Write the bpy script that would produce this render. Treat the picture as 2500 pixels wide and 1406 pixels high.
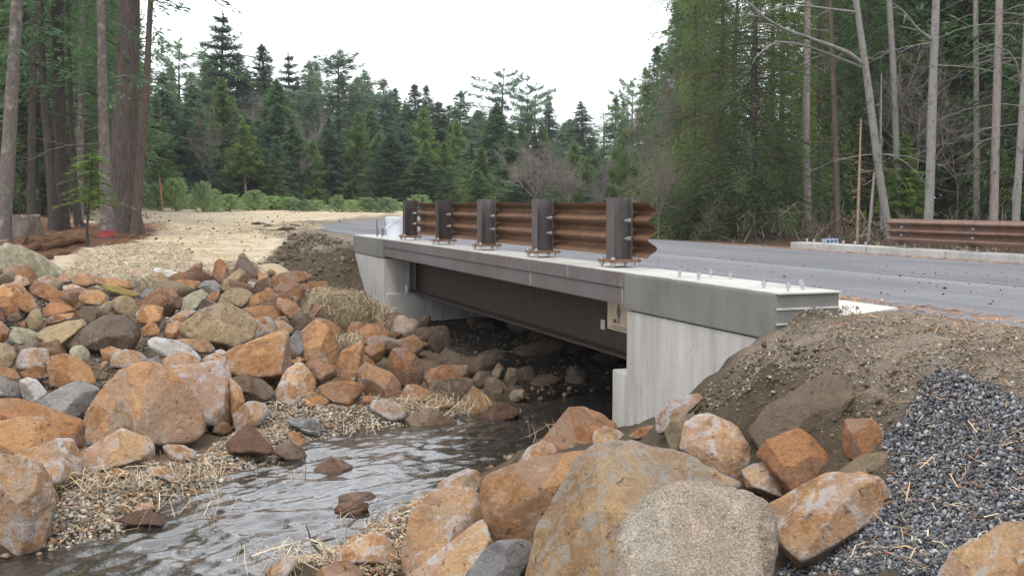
import bpy, bmesh, math, random
import numpy as np
from mathutils import Vector, Matrix

for o in list(bpy.data.objects):
    bpy.data.objects.remove(o, do_unlink=True)
S = bpy.context.scene
COL = S.collection

# ------------------------------------------------------------------ camera
EYE = 2.2                                   # metres above the stream surface
FPX, CX, CY = 2550.0, 1250.0, 703.0         # focal length and centre of the 2500 px wide photograph
PITCH = math.atan(206.0 / FPX)
cam = bpy.data.objects.new('camera', bpy.data.cameras.new('camera'))
COL.objects.link(cam)
cam.location = (0, 0, EYE)
cam.rotation_euler = (math.pi / 2 - PITCH, 0, 0)
cam.data.sensor_width = 36.0
cam.data.lens = FPX / 2500.0 * 36.0
cam.data.clip_start, cam.data.clip_end = 0.05, 2000.0
S.camera = cam

# ------------------------------------------------------------------ sky, sun, exposure (bright overcast)
SUN_EL, SUN_AZ = math.radians(64), math.radians(205)     # azimuth clockwise from +Y
w = bpy.data.worlds.new('World')
S.world = w
w.use_nodes = True
nt = w.node_tree
nt.nodes.clear()
sky = nt.nodes.new('ShaderNodeTexSky')
sky.sky_type = 'NISHITA'
sky.sun_disc = False
sky.sun_elevation = SUN_EL
sky.sun_rotation = SUN_AZ
sky.air_density, sky.dust_density = 1.0, 2.0
cloud = nt.nodes.new('ShaderNodeMix')
cloud.data_type = 'RGBA'
cloud.inputs['Factor'].default_value = 0.93
cloud.inputs['B'].default_value = (11.6, 12.0, 12.7, 1)   # the lit cloud deck
bg = nt.nodes.new('ShaderNodeBackground')
bg.inputs['Strength'].default_value = 0.135
wo = nt.nodes.new('ShaderNodeOutputWorld')
nt.links.new(sky.outputs['Color'], cloud.inputs['A'])
nt.links.new(cloud.outputs['Result'], bg.inputs['Color'])
nt.links.new(bg.outputs['Background'], wo.inputs['Surface'])

sl = bpy.data.lights.new('sun', 'SUN')
sl.energy = 1.5
sl.angle = math.radians(14)
sl.color = (1.0, 0.95, 0.87)
so = bpy.data.objects.new('sun', sl)
COL.objects.link(so)
sd = Vector((math.sin(SUN_AZ) * math.cos(SUN_EL), math.cos(SUN_AZ) * math.cos(SUN_EL), math.sin(SUN_EL)))
so.rotation_euler = sd.to_track_quat('Z', 'Y').to_euler()

S.view_settings.view_transform = 'Standard'
S.view_settings.look = 'None'
S.view_settings.exposure = 0.30
S.view_settings.gamma = 1.0
S.view_settings.use_curve_mapping = False
S.render.engine = 'CYCLES'
S.cycles.use_denoising = True
S.cycles.max_bounces = 8
S.cycles.diffuse_bounces = 3
S.cycles.glossy_bounces = 3
S.cycles.transmission_bounces = 6
S.cycles.use_adaptive_sampling = True
S.cycles.adaptive_threshold = 0.015
S.cycles.sample_clamp_indirect = 6.0

# ------------------------------------------------------------------ helpers
R0 = np.random.default_rng(7)

def link(o, parent=None):
    COL.objects.link(o)
    if parent is not None:
        o.parent = parent
    return o

def tag(o, label=None, cat=None, group=None, kind=None):
    if label: o['label'] = label
    if cat: o['category'] = cat
    if group: o['group'] = group
    if kind: o['kind'] = kind
    return o

def thing(name, label, cat, loc=(0, 0, 0), group=None):
    o = bpy.data.objects.new(name, None)
    o.empty_display_size = 0.2
    COL.objects.link(o)
    o.location = loc
    return tag(o, label, cat, group)

def mesh_data(name, V, F, mat=None, smooth=False, tint=None, tintd='POINT'):
    V = np.asarray(V, dtype=np.float32).reshape(-1, 3)
    F = np.asarray(F, dtype=np.int32)
    k = F.shape[1]
    me = bpy.data.meshes.new(name)
    me.vertices.add(len(V)); me.vertices.foreach_set('co', V.ravel())
    me.loops.add(F.size); me.loops.foreach_set('vertex_index', F.ravel())
    me.polygons.add(len(F))
    me.polygons.foreach_set('loop_start', np.arange(0, F.size, k, dtype=np.int32))
    me.polygons.foreach_set('loop_total', np.full(len(F), k, dtype=np.int32))
    if smooth:
        me.polygons.foreach_set('use_smooth', np.ones(len(F), dtype=bool))
    if tint is not None:
        a = me.attributes.new('tint', 'FLOAT_COLOR', 'POINT')
        t = np.ones((len(V), 4), dtype=np.float32)
        t[:, :3] = tint
        a.data.foreach_set('color', t.ravel())
    me.update(calc_edges=True)
    me.validate()
    if mat: me.materials.append(mat)
    return me

def mobj(name, V, F, mat=None, parent=None, smooth=False, tint=None):
    return link(bpy.data.objects.new(name, mesh_data(name, V, F, mat, smooth, tint)), parent)

class Poly:
    """collects boxes, tubes and prisms into one mesh"""
    def __init__(s): s.bm = bmesh.new()
    def hexa(s, P):
        v = [s.bm.verts.new(p) for p in P]
        for f in ((0, 3, 2, 1), (4, 5, 6, 7), (0, 1, 5, 4), (1, 2, 6, 5), (2, 3, 7, 6), (3, 0, 4, 7)):
            s.bm.faces.new([v[i] for i in f])
        return s
    def box(s, c, d, frame=None):
        x, y, z = c; a, b, h = d[0] / 2, d[1] / 2, d[2] / 2
        P = [(x-a, y-b, z-h), (x+a, y-b, z-h), (x+a, y+b, z-h), (x-a, y+b, z-h), (x-a, y-b, z+h), (x+a, y-b, z+h), (x+a, y+b, z+h), (x-a, y+b, z+h)]
        return s.hexa([frame(p) for p in P] if frame else P)
    def ubox(s, u0, u1, v0, v1, z0, z1):
        return s.hexa([UV(u0, v0, z0), UV(u0, v1, z0), UV(u1, v1, z0), UV(u1, v0, z0), UV(u0, v0, z1), UV(u0, v1, z1), UV(u1, v1, z1), UV(u1, v0, z1)])
    def tube(s, pts, rads, n=8, cap=True):
        pts = [Vector(p) for p in pts]
        rings = []
        for i, p in enumerate(pts):
            t = (pts[min(i + 1, len(pts) - 1)] - pts[max(i - 1, 0)]).normalized()
            a = t.orthogonal() if abs(t.z) < .9 else t.cross(Vector((0, 1, 0)))
            a.normalize(); b = t.cross(a)
            r = rads[i] if hasattr(rads, '__len__') else rads
            rings.append([s.bm.verts.new(p + (a * math.cos(2 * math.pi * k / n) + b * math.sin(2 * math.pi * k / n)) * r) for k in range(n)])
        for i in range(len(rings) - 1):
            for k in range(n):
                s.bm.faces.new((rings[i][k], rings[i][(k + 1) % n], rings[i + 1][(k + 1) % n], rings[i + 1][k]))
        if cap:
            s.bm.faces.new(rings[0][::-1]); s.bm.faces.new(rings[-1])
        return s
    def extrude(s, prof, ax0, ax1):
        """closed profile points (3D at one end, same at the other end)"""
        a = [s.bm.verts.new(p) for p in ax0]; b = [s.bm.verts.new(p) for p in ax1]
        n = len(a)
        for i in range(n):
            s.bm.faces.new((a[i], a[(i + 1) % n], b[(i + 1) % n], b[i]))
        s.bm.faces.new(a[::-1]); s.bm.faces.new(b)
        return s
    def build(s, name, mat, parent=None, bevel=0, smooth=False):
        bmesh.ops.recalc_face_normals(s.bm, faces=s.bm.faces)
        if bevel:
            bmesh.ops.bevel(s.bm, geom=[e for e in s.bm.edges if e.is_manifold and e.calc_face_angle(0) > .5], offset=bevel, segments=2, affect='EDGES', profile=.7)
        if smooth:
            for f in s.bm.faces: f.smooth = True
        me = bpy.data.meshes.new(name); s.bm.to_mesh(me); s.bm.free()
        me.materials.append(mat)
        return link(bpy.data.objects.new(name, me), parent)

BS, BC = math.sin(math.radians(20.2)), math.cos(math.radians(20.2))
def UV(u, v, z):            # bridge frame: u along the bridge (away), v across it, z up
    return (-BS * u + BC * v, BC * u + BS * v, z)
def toUV(x, y):
    return -BS * x + BC * y, BC * x + BS * y

def ray(px, py):
    a, b = px - CX, CY - py
    return a, FPX * math.cos(PITCH) + b * math.sin(PITCH), -FPX * math.sin(PITCH) + b * math.cos(PITCH)

# --- value noise
_H = R0.random(8192).astype(np.float32)
def vnoise(P):
    P = np.asarray(P, dtype=np.float64)
    if P.shape[1] == 2: P = np.c_[P, np.zeros(len(P))]
    i = np.floor(P).astype(np.int64); f = P - i; f = f * f * (3 - 2 * f)
    out = np.zeros(len(P))
    for dx in (0, 1):
        for dy in (0, 1):
            for dz in (0, 1):
                h = ((i[:, 0] + dx) * 73856093) ^ ((i[:, 1] + dy) * 19349663) ^ ((i[:, 2] + dz) * 83492791)
                wgt = (f[:, 0] if dx else 1 - f[:, 0]) * (f[:, 1] if dy else 1 - f[:, 1]) * (f[:, 2] if dz else 1 - f[:, 2])
                out += wgt * _H[h & 8191]
    return out * 2 - 1
def fbm(P, oct=4, gain=.5):
    a, s, t = 1.0, 0, 0
    P = np.asarray(P, dtype=np.float64).copy()
    for k in range(oct):
        s = s + a * vnoise(P + 17.3 * k); t += a; a *= gain; P *= 2.03
    return s / t
def sstep(x, a, b):
    t = np.clip((x - a) / (b - a), 0, 1)
    return t * t * (3 - 2 * t)
def inside(poly, x, y):
    r = np.zeros(len(x), bool); n = len(poly)
    for i in range(n):
        x0, y0 = poly[i]; x1, y1 = poly[(i + 1) % n]
        c = (y0 > y) != (y1 > y)
        with np.errstate(divide='ignore', invalid='ignore'):
            r ^= c & (x < (x1 - x0) * (y - y0) / (y1 - y0 + 1e-12) + x0)
    return r

# ------------------------------------------------------------------ materials
def mat(name):
    m = bpy.data.materials.new(name); m.use_nodes = True
    n = m.node_tree; n.nodes.clear()
    b = n.nodes.new('ShaderNodeBsdfPrincipled'); o = n.nodes.new('ShaderNodeOutputMaterial')
    n.links.new(b.outputs[0], o.inputs['Surface'])
    return m, n, b
class NB:
    def __init__(s, n): s.n = n
    def node(s, t, **k):
        x = s.n.nodes.new(t)
        for a, v in k.items():
            if a.startswith('_'): x.inputs[a[1:]].default_value = v
            else: setattr(x, a, v)
        return x
    def l(s, a, b): s.n.links.new(a, b)
    def coord(s, kind='Object', scale=(1, 1, 1), rnd=0.0):
        c = s.node('ShaderNodeTexCoord'); m = s.node('ShaderNodeMapping')
        m.inputs['Scale'].default_value = scale
        s.l(c.outputs[kind], m.inputs['Vector'])
        if rnd:
            oi = s.node('ShaderNodeObjectInfo'); mu = s.node('ShaderNodeMath', operation='MULTIPLY'); mu.inputs[1].default_value = rnd
            s.l(oi.outputs['Random'], mu.inputs[0]); cx = s.node('ShaderNodeCombineXYZ')
            s.l(mu.outputs[0], cx.inputs[0]); s.l(mu.outputs[0], cx.inputs[1]); s.l(cx.outputs[0], m.inputs['Location'])
        return m.outputs[0]
    def noise(s, vec, scale, detail=4, rough=.55, dist=0.0):
        x = s.node('ShaderNodeTexNoise'); x.inputs['Scale'].default_value = scale; x.inputs['Detail'].default_value = detail
        x.inputs['Roughness'].default_value = rough; x.inputs['Distortion'].default_value = dist
        if vec is not None: s.l(vec, x.inputs['Vector'])
        return x.outputs['Fac']
    def voro(s, vec, scale, feature='F1', out='Distance', rnd=1.0):
        x = s.node('ShaderNodeTexVoronoi', feature=feature); x.inputs['Scale'].default_value = scale; x.inputs['Randomness'].default_value = rnd
        if vec is not None: s.l(vec, x.inputs['Vector'])
        return x.outputs[out]
    def ramp(s, fac, stops, interp='LINEAR'):
        x = s.node('ShaderNodeValToRGB'); r = x.color_ramp; r.interpolation = interp
        while len(r.elements) < len(stops): r.elements.new(.5)
        for e, (p, c) in zip(r.elements, stops):
            e.position = p; e.color = (c, c, c, 1) if not hasattr(c, '__len__') else (*c, 1)
        s.l(fac, x.inputs[0]); return x.outputs[0]
    def mix(s, fac, a, b, mode='MIX'):
        x = s.node('ShaderNodeMix', data_type='RGBA', blend_type=mode)
        for k, v in (('Factor', fac), ('A', a), ('B', b)):
            if hasattr(v, 'is_linked'): s.l(v, x.inputs[k])
            else: x.inputs[k].default_value = (*v, 1) if hasattr(v, '__len__') else v
        return x.outputs['Result']
    def math(s, op, a, b=None):
        x = s.node('ShaderNodeMath', operation=op)
        for i, v in enumerate((a, b)):
            if v is None: continue
            if hasattr(v, 'is_linked'): s.l(v, x.inputs[i])
            else: x.inputs[i].default_value = v
        return x.outputs[0]
    def bump(s, h, strength, dist, bsdf):
        x = s.node('ShaderNodeBump'); x.inputs['Strength'].default_value = strength; x.inputs['Distance'].default_value = dist
        s.l(h, x.inputs['Height']); s.l(x.outputs[0], bsdf.inputs['Normal'])
    def attrf(s, name='tint'):
        return s.node('ShaderNodeAttribute', attribute_name=name).outputs['Fac']
    def attr(s, name='tint'):
        x = s.node('ShaderNodeAttribute', attribute_name=name); return x.outputs['Color']

def rock_mat(name, c1, c2, patina, amount, stain=(.05, .035, .025), rough=.85, speck=0.0, pits=.4):
    m, n, b = mat(name); k = NB(n)
    P = k.coord('Object', rnd=37.0)
    base = k.mix(k.ramp(k.noise(P, 3.2, 7, .62, .6), [(.3, 0), (.68, 1)]), c1, c2)
    base = k.mix(k.ramp(k.noise(P, 13, 8, .75, .6), [(.40, 0), (.66, .9)]), base, tuple(x * .52 for x in c1))
    base = k.mix(k.ramp(k.noise(P, 1.7, 6, .6, .8), [(.50, 0), (.64, .55)]), base, (.30, .255, .20))
    base = k.mix(k.ramp(k.noise(P, 5.2, 5, .6, .9), [(.57, 0), (.69, .6)]), base, tuple(min(1, x * 1.3) for x in c2))
    fv = k.math('ADD', k.attrf(), k.math('MULTIPLY', k.math('SUBTRACT', k.noise(P, 6, 8, .72, .8), .5), 1.1))
    base = k.mix(k.ramp(fv, [(.62, 0), (.86, .42)]), base, tuple(min(.62, x * 1.22 + .02) for x in c2))
    base = k.mix(k.ramp(fv, [(.14, .48), (.38, 0)]), base, tuple(.55 * x + .45 * y for x, y in zip(c1, patina)))
    base = k.mix(k.ramp(fv, [(.38, 0), (.46, .34), (.54, .34), (.62, 0)]), base, tuple(x * .58 for x in c1))
    st = k.ramp(k.noise(P, 2.3, 8, .7, .5), [(.60, 0), (.72, .72)])
    base = k.mix(st, base, stain)
    geo = k.node('ShaderNodeNewGeometry')
    edge = k.ramp(geo.outputs['Pointiness'], [(.5, 0), (.60, 1)])
    pn = k.noise(P, 5.6, 10, .74, 1.5)
    pm = k.ramp(k.math('ADD', pn, k.math('MULTIPLY', edge, .14)), [(.67 - amount, 0), (.755 - amount, .74)])
    base = k.mix(pm, base, patina)
    pit = k.ramp(k.noise(P, 17, 3, .6, .4), [(.27, 1), (.34, 0)])
    base = k.mix(k.math('MULTIPLY', pit, .75 * pits + .15), base, stain)
    fine = k.ramp(k.noise(P, 75, 5, .85), [(.3, .66), (.7, 1.28)])
    base = k.mix(1.0, base, fine, 'MULTIPLY')
    if speck:
        v = k.ramp(k.noise(P, 130, 3, .7), [(.42, .2), (.6, 1.25)])
        base = k.mix(speck, base, v, 'MULTIPLY')
    oi = k.node('ShaderNodeObjectInfo')
    var = k.ramp(oi.outputs['Random'], [(0, (.80, .80, .82)), (.5, (1, .98, .96)), (1, (1.14, 1.10, 1.05))])
    base = k.mix(1.0, base, var, 'MULTIPLY')
    k.l(base, b.inputs['Base Color']); b.inputs['Roughness'].default_value = rough
    b.inputs['Specular IOR Level'].default_value = .25
    h = k.math('ADD', k.math('MULTIPLY', k.noise(P, 11, 9, .68, .3), 1.0), k.math('MULTIPLY', k.noise(P, 45, 6, .78), .45))
    h = k.math('SUBTRACT', h, k.math('MULTIPLY', pit, .5))
    h = k.math('ADD', h, k.math('MULTIPLY', k.ramp(k.voro(P, 7.5), [(.0, 0), (.22, 1)]), .25 * pits))
    k.bump(h, 1.0, .06, b)
    return m

M = {}
M['ochre'] = rock_mat('ochre_rock', (.37, .175, .068), (.50, .285, .135), (.46, .44, .42), .085)
M['rust'] = rock_mat('rust_rock', (.285, .125, .053), (.40, .205, .095), (.40, .37, .35), .06)
M['pale'] = rock_mat('pale_veined_rock', (.44, .225, .10), (.53, .345, .20), (.52, .50, .50), .15)
M['tan'] = rock_mat('tan_rock', (.30, .215, .12), (.42, .32, .19), (.40, .38, .34), .04, pits=1.0)
M['moss'] = rock_mat('greenish_rock', (.30, .27, .17), (.42, .39, .28), (.55, .54, .48), .06, stain=(.14, .12, .06))
M['grey'] = rock_mat('grey_rock', (.20, .19, .185), (.30, .285, .27), (.46, .46, .48), .08)
M['white'] = rock_mat('whitish_rock', (.40, .36, .32), (.50, .47, .44), (.62, .62, .63), .14)
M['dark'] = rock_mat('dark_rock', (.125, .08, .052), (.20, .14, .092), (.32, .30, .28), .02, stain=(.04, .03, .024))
M['slab'] = rock_mat('yellow_slab_rock', (.36, .27, .09), (.44, .33, .13), (.42, .40, .34), .0)
M['granite'] = rock_mat('granite_rock', (.50, .395, .30), (.62, .51, .42), (.55, .49, .44), .08, stain=(.30, .25, .20), speck=.55)
M['greyochre'] = rock_mat('grey_and_ochre_rock', (.36, .20, .09), (.44, .30, .16), (.33, .32, .295), .17)
M['wet'] = rock_mat('wet_rock', (.12, .06, .038), (.18, .10, .062), (.2, .18, .17), .0, stain=(.05, .03, .02), rough=.3)
M['soilrock'] = rock_mat('soil_covered_rock', (.19, .14, .09), (.27, .205, .135), (.3, .26, .2), .0, stain=(.09, .066, .045))

def tint_mat(name, rough=.9, spec=.2, var=.25, scale=60):
    m, n, b = mat(name); k = NB(n)
    P = k.coord('Object')
    c = k.mix(1.0, k.attr(), k.ramp(k.noise(P, scale, 3, .6), [(.3, 1 - var), (.7, 1 + var)]), 'MULTIPLY')
    k.l(c, b.inputs['Base Color']); b.inputs['Roughness'].default_value = rough; b.inputs['Specular IOR Level'].default_value = spec
    return m
M['stone'] = tint_mat('loose_stone')
M['straw'] = tint_mat('straw_blade', var=.1)

# ground: zone colour comes from the soil itself (straw mulch, soil, gravel, needle duff), plus shade painted in under the bridge
m, n, b = mat('ground'); k = NB(n)
P = k.coord('Object')
z = k.attr()
c = k.mix(1.0, z, k.ramp(k.noise(P, .8, 8, .65), [(.25, .72), (.75, 1.22)]), 'MULTIPLY')
c = k.mix(1.0, c, k.ramp(k.noise(P, 9, 6, .7), [(.25, .70), (.72, 1.25)]), 'MULTIPLY')
c = k.mix(1.0, c, k.ramp(k.noise(P, 70, 4, .7), [(.3, .62), (.7, 1.3)]), 'MULTIPLY')
k.l(c, b.inputs['Base Color']); b.inputs['Roughness'].default_value = .95; b.inputs['Specular IOR Level'].default_value = .1
h = k.math('ADD', k.noise(P, 12, 6, .7), k.math('MULTIPLY', k.noise(P, 70, 4, .7), .5))
k.bump(h, .9, .05, b)
M['ground'] = m

m, n, b = mat('straw_field'); k = NB(n)
P = k.coord('Object'); Ps = k.coord('Object', scale=(.35, 1.6, 1))
z = k.attr()
c = k.mix(1.0, z, k.ramp(k.noise(Ps, 1.1, 8, .7, .6), [(.3, .80), (.62, 1.10)]), 'MULTIPLY')
c = k.mix(k.ramp(k.noise(Ps, 2.4, 7, .72, .8), [(.53, 0), (.68, .62)]), c, (.36, .27, .17))
c = k.mix(k.ramp(k.noise(P, .35, 6, .6), [(.50, 0), (.68, .45)]), c, (.46, .33, .19))
c = k.mix(1.0, c, k.ramp(k.noise(Ps, 16, 4, .7), [(.3, .80), (.7, 1.14)]), 'MULTIPLY')
c = k.mix(k.ramp(k.noise(P, 5.5, 4, .6), [(.66, 0), (.70, .8)]), c, (.12, .085, .055))
k.l(c, b.inputs['Base Color']); b.inputs['Roughness'].default_value = .95; b.inputs['Specular IOR Level'].default_value = .1
k.bump(k.math('ADD', k.noise(Ps, 4, 6, .7), k.noise(Ps, 25, 4, .7)), 1.0, .10, b)
M['field'] = m

m, n, b = mat('asphalt'); k = NB(n)
P = k.coord('Object')
c = k.ramp(k.noise(P, .5, 6, .6), [(.3, (.135, .136, .146)), (.7, (.18, .181, .191))])
mp = k.node('ShaderNodeMapping'); mp.inputs['Rotation'].default_value = (0, 0, math.radians(-20.2)); tc = k.node('ShaderNodeTexCoord'); k.l(tc.outputs['Object'], mp.inputs['Vector'])
mp2 = k.node('ShaderNodeMapping'); mp2.inputs['Scale'].default_value = (1.3, .04, 1); k.l(mp.outputs[0], mp2.inputs['Vector'])
c = k.mix(1.0, c, k.ramp(k.noise(mp2.outputs[0], 1.0, 5, .6), [(.32, .78), (.68, 1.2)]), 'MULTIPLY')
c = k.mix(1.0, c, k.ramp(k.noise(P, 90, 3, .7), [(.3, .45), (.7, 1.55)]), 'MULTIPLY')
c = k.mix(1.0, c, k.ramp(k.noise(P, 28, 4, .75), [(.3, .72), (.7, 1.25)]), 'MULTIPLY')
c = k.mix(k.ramp(k.noise(P, .9, 6, .65, .4), [(.60, 0), (.75, .5)]), c, (.19, .17, .15))
k.l(c, b.inputs['Base Color']); b.inputs['Roughness'].default_value = .85; b.inputs['Specular IOR Level'].default_value = .25
k.bump(k.noise(P, 160, 3, .7), .5, .006, b)
M['asphalt'] = m

def concrete(name, c1, c2, streak=.5):
    m, n, b = mat(name); k = NB(n)
    P = k.coord('Object'); Pv = k.coord('Object', scale=(5, 5, .35))
    c = k.mix(k.ramp(k.noise(P, 1.6, 7, .6, .3), [(.3, 0), (.7, 1)]), c1, c2)
    c = k.mix(1.0, c, k.mix(streak, (1, 1, 1), k.ramp(k.noise(Pv, 1.5, 5, .6), [(.3, (.72, .70, .68)), (.5, (1, 1, 1)), (.68, (1.18, 1.16, 1.14))])), 'MULTIPLY')
    c = k.mix(k.ramp(k.noise(P, 2.2, 6, .6), [(.58, 0), (.75, .35 * streak)]), c, (c1[0] * 1.0, c1[1] * .82, c1[2] * .62))
    c = k.mix(1.0, c, k.ramp(k.noise(P, 60, 3, .7), [(.3, .9), (.7, 1.08)]), 'MULTIPLY')
    hole = k.ramp(k.voro(P, 9), [(.045, 1), (.075, 0)])
    c = k.mix(k.math('MULTIPLY', hole, .75), c, tuple(x * .35 for x in c1))
    k.l(c, b.inputs['Base Color']); b.inputs['Roughness'].default_value = .9; b.inputs['Specular IOR Level'].default_value = .2
    k.bump(k.math('ADD', k.noise(P, 30, 5, .7), k.math('MULTIPLY', hole, -.8)), .35, .012, b)
    return m
M['cap'] = concrete('dark_cap_concrete', (.145, .142, .128), (.20, .196, .18), .35)
M['wall'] = concrete('streaked_wall_concrete', (.35, .335, .31), (.45, .435, .41), .85)
M['curb'] = concrete('pale_curb_concrete', (.34, .325, .30), (.50, .485, .46), .5)
M['slabconc'] = concrete('dusty_slab_concrete', (.50, .47, .42), (.60, .57, .52), .1)

def steel(name, c1, c2, c3, rough=.6, metal=.35, vs=.25, spec=.4):
    m, n, b = mat(name); k = NB(n)
    P = k.coord('Object'); Pv = k.coord('Object', scale=(6, 6, vs * 4))
    c = k.mix(k.ramp(k.noise(Pv, 1.4, 6, .65), [(.36, 0), (.64, 1)]), c1, c2)
    c = k.mix(k.ramp(k.noise(P, 5, 7, .7, .5), [(.54, 0), (.72, .8)]), c, c3)
    c = k.mix(1.0, c, k.ramp(k.noise(P, 70, 4, .7), [(.3, .82), (.7, 1.15)]), 'MULTIPLY')
    k.l(c, b.inputs['Base Color']); b.inputs['Roughness'].default_value = rough; b.inputs['Metallic'].default_value = metal
    b.inputs['Specular IOR Level'].default_value = spec
    k.bump(k.noise(P, 45, 5, .7), .15, .004, b)
    return m
M['post'] = steel('bluish_mill_steel', (.072, .064, .060), (.125, .116, .112), (.12, .066, .042), .5, .25)
M['rustpost'] = steel('browned_mill_steel', (.04, .034, .032), (.075, .058, .05), (.10, .05, .028), .55, .35)
M['rail'] = steel('rusted_rail_steel', (.105, .054, .028), (.17, .09, .047), (.055, .03, .018), .58, .2)
M['farrail'] = steel('far_rusted_rail_steel', (.14, .08, .056), (.20, .125, .092), (.10, .056, .038), .5, .2)
M['plate'] = steel('rusty_plate_steel', (.15, .075, .04), (.22, .12, .065), (.08, .045, .03), .7, .15)
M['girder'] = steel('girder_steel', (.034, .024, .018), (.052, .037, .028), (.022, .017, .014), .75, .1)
M['galv'] = steel('galvanised_steel', (.36, .37, .38), (.50, .51, .52), (.28, .27, .26), .45, .6)

m, n, b = mat('streaked_fascia_steel'); k = NB(n)
P = k.coord('Object'); Pv = k.coord('Object', scale=(9, 9, .5))
c = k.mix(k.ramp(k.noise(P, 1.1, 6, .6), [(.35, 0), (.65, 1)]), (.105, .085, .075), (.135, .13, .135))
c = k.mix(k.ramp(k.noise(P, 2.6, 6, .65), [(.52, 0), (.7, .7)]), c, (.15, .085, .055))
c = k.mix(k.ramp(k.noise(Pv, 2.2, 3, .5), [(.66, 0), (.72, .5)]), c, (.42, .38, .34))
c = k.mix(1.0, c, k.ramp(k.noise(P, 60, 4, .7), [(.3, .85), (.7, 1.12)]), 'MULTIPLY')
k.l(c, b.inputs['Base Color']); b.inputs['Roughness'].default_value = .65; b.inputs['Metallic'].default_value = .15
M['fascia'] = m

def plain(name, c, rough=.6, metal=0.0, var=.15, scale=8, spec=.4):
    m, n, b = mat(name); k = NB(n)
    P = k.coord('Object')
    q = k.mix(1.0, c, k.ramp(k.noise(P, scale, 5, .65), [(.3, 1 - var), (.7, 1 + var)]), 'MULTIPLY')
    k.l(q, b.inputs['Base Color']); b.inputs['Roughness'].default_value = rough; b.inputs['Metallic'].default_value = metal
    b.inputs['Specular IOR Level'].default_value = spec
    return m
M['sign'] = plain('beige_sign_paint', (.56, .45, .32), .6)
M['signlogo'] = plain('slate_print', (.10, .125, .125), .7)
M['signred'] = plain('dark_red_print', (.12, .045, .035), .7)
M['whitelabel'] = plain('white_label', (.45, .42, .40), .7)
M['plastic'] = plain('white_plastic', (.62, .65, .70), .35, spec=.5, var=.05)
M['wire'] = plain('wire', (.16, .15, .14), .5, .4)
M['blueplate'] = plain('pale_blue_metal', (.38, .46, .55), .4, .3)
M['orange'] = plain('orange_stake_paint', (.50, .18, .09), .7)
M['redpaint'] = plain('red_marking_paint', (.26, .05, .045), .9, var=.4)

def bark(name, c1, c2, c3, patch=.5, vs=.25, bumpd=.03):
    m, n, b = mat(name); k = NB(n)
    P = k.coord('Object', scale=(1, 1, vs), rnd=9.0); Q = k.coord('Object', rnd=9.0)
    c = k.mix(k.ramp(k.noise(P, 22, 6, .7, .4), [(.35, 0), (.65, 1)]), c1, c2)
    c = k.mix(k.ramp(k.noise(Q, 5.5, 6, .7), [(.60 - .12 * patch, 0), (.72 - .12 * patch, patch)]), c, c3)
    k.l(c, b.inputs['Base Color']); b.inputs['Roughness'].default_value = .95; b.inputs['Specular IOR Level'].default_value = .1
    k.bump(k.noise(P, 26, 6, .7, .4), 1.0, bumpd, b)
    return m
M['bark_grey'] = bark('mottled_grey_bark', (.10, .082, .072), (.17, .145, .13), (.34, .31, .29), .6, .6, .02)
M['bark_dark'] = bark('dark_bark', (.046, .039, .034), (.088, .074, .066), (.16, .14, .12), .3)
M['bark_red'] = bark('reddish_fissured_bark', (.07, .056, .048), (.148, .12, .106), (.21, .185, .17), .35, .16, .05)
M['bark_pale'] = bark('pale_smooth_bark', (.185, .172, .158), (.27, .255, .235), (.06, .052, .045), .6, 1.2, .012)
M['bark_brown'] = bark('thin_brown_bark', (.085, .06, .049), (.14, .104, .086), (.22, .18, .16), .3)
M['bark_twig'] = bark('grey_twig_bark', (.21, .175, .16), (.33, .285, .265), (.3, .27, .25), .3)
M['bark_tan'] = bark('tan_dead_bark', (.26, .18, .11), (.36, .27, .19), (.2, .15, .1), .3)
M['stumpwood'] = bark('weathered_stump_wood', (.12, .085, .065), (.22, .19, .17), (.16, .08, .04), .6, .15)
M['duffwood'] = bark('rotten_red_wood', (.09, .05, .03), (.15, .085, .05), (.05, .03, .02), .5, 1)

def leaf(name, c, var=.4, rnd=.25, trans=.48):
    m, n, b = mat(name); k = NB(n)
    q = k.mix(1.0, c, k.mix(var, (1, 1, 1), k.attr()), 'MULTIPLY')
    oi = k.node('ShaderNodeObjectInfo')
    q = k.mix(1.0, q, k.ramp(oi.outputs['Random'], [(0, (1 - rnd, 1 - rnd, 1 - rnd * .5)), (1, (1 + rnd, 1 + rnd, 1 + rnd * .3))]), 'MULTIPLY')
    b.inputs['Roughness'].default_value = .65; b.inputs['Specular IOR Level'].default_value = .15
    k.l(q, b.inputs['Base Color'])
    t = k.node('ShaderNodeBsdfTranslucent'); k.l(q, t.inputs['Color'])
    mx = k.node('ShaderNodeMixShader'); mx.inputs[0].default_value = trans
    k.l(b.outputs[0], mx.inputs[1]); k.l(t.outputs[0], mx.inputs[2])
    out = [x for x in n.nodes if x.type == 'OUTPUT_MATERIAL'][0]
    k.l(mx.outputs[0], out.inputs['Surface'])
    return m
M['needle_dark'] = leaf('dark_needles', (0.115, 0.198, 0.092))
M['needle_blue'] = leaf('bluish_needles', (0.165, 0.255, 0.16))
M['needle_green'] = leaf('green_needles', (0.16, 0.25, 0.09))
M['needle_bright'] = leaf('bright_needles', (0.185, 0.27, 0.085))
M['needle_mid'] = leaf('yellowish_dark_needles', (.115, .18, .068))
M['needle_olive'] = leaf('yellow_green_needles', (.145, .20, .07))
M['needle_sap'] = leaf('sapling_needles', (0.3, 0.4, 0.19))
M['leaf_broad'] = leaf('broad_leaves', (.10, .155, .045))
M['leaf_olive'] = leaf('olive_leaves', (.10, .125, .055))
M['leaf_brown'] = leaf('dry_brown_leaves', (.26, .13, .06))
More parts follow.
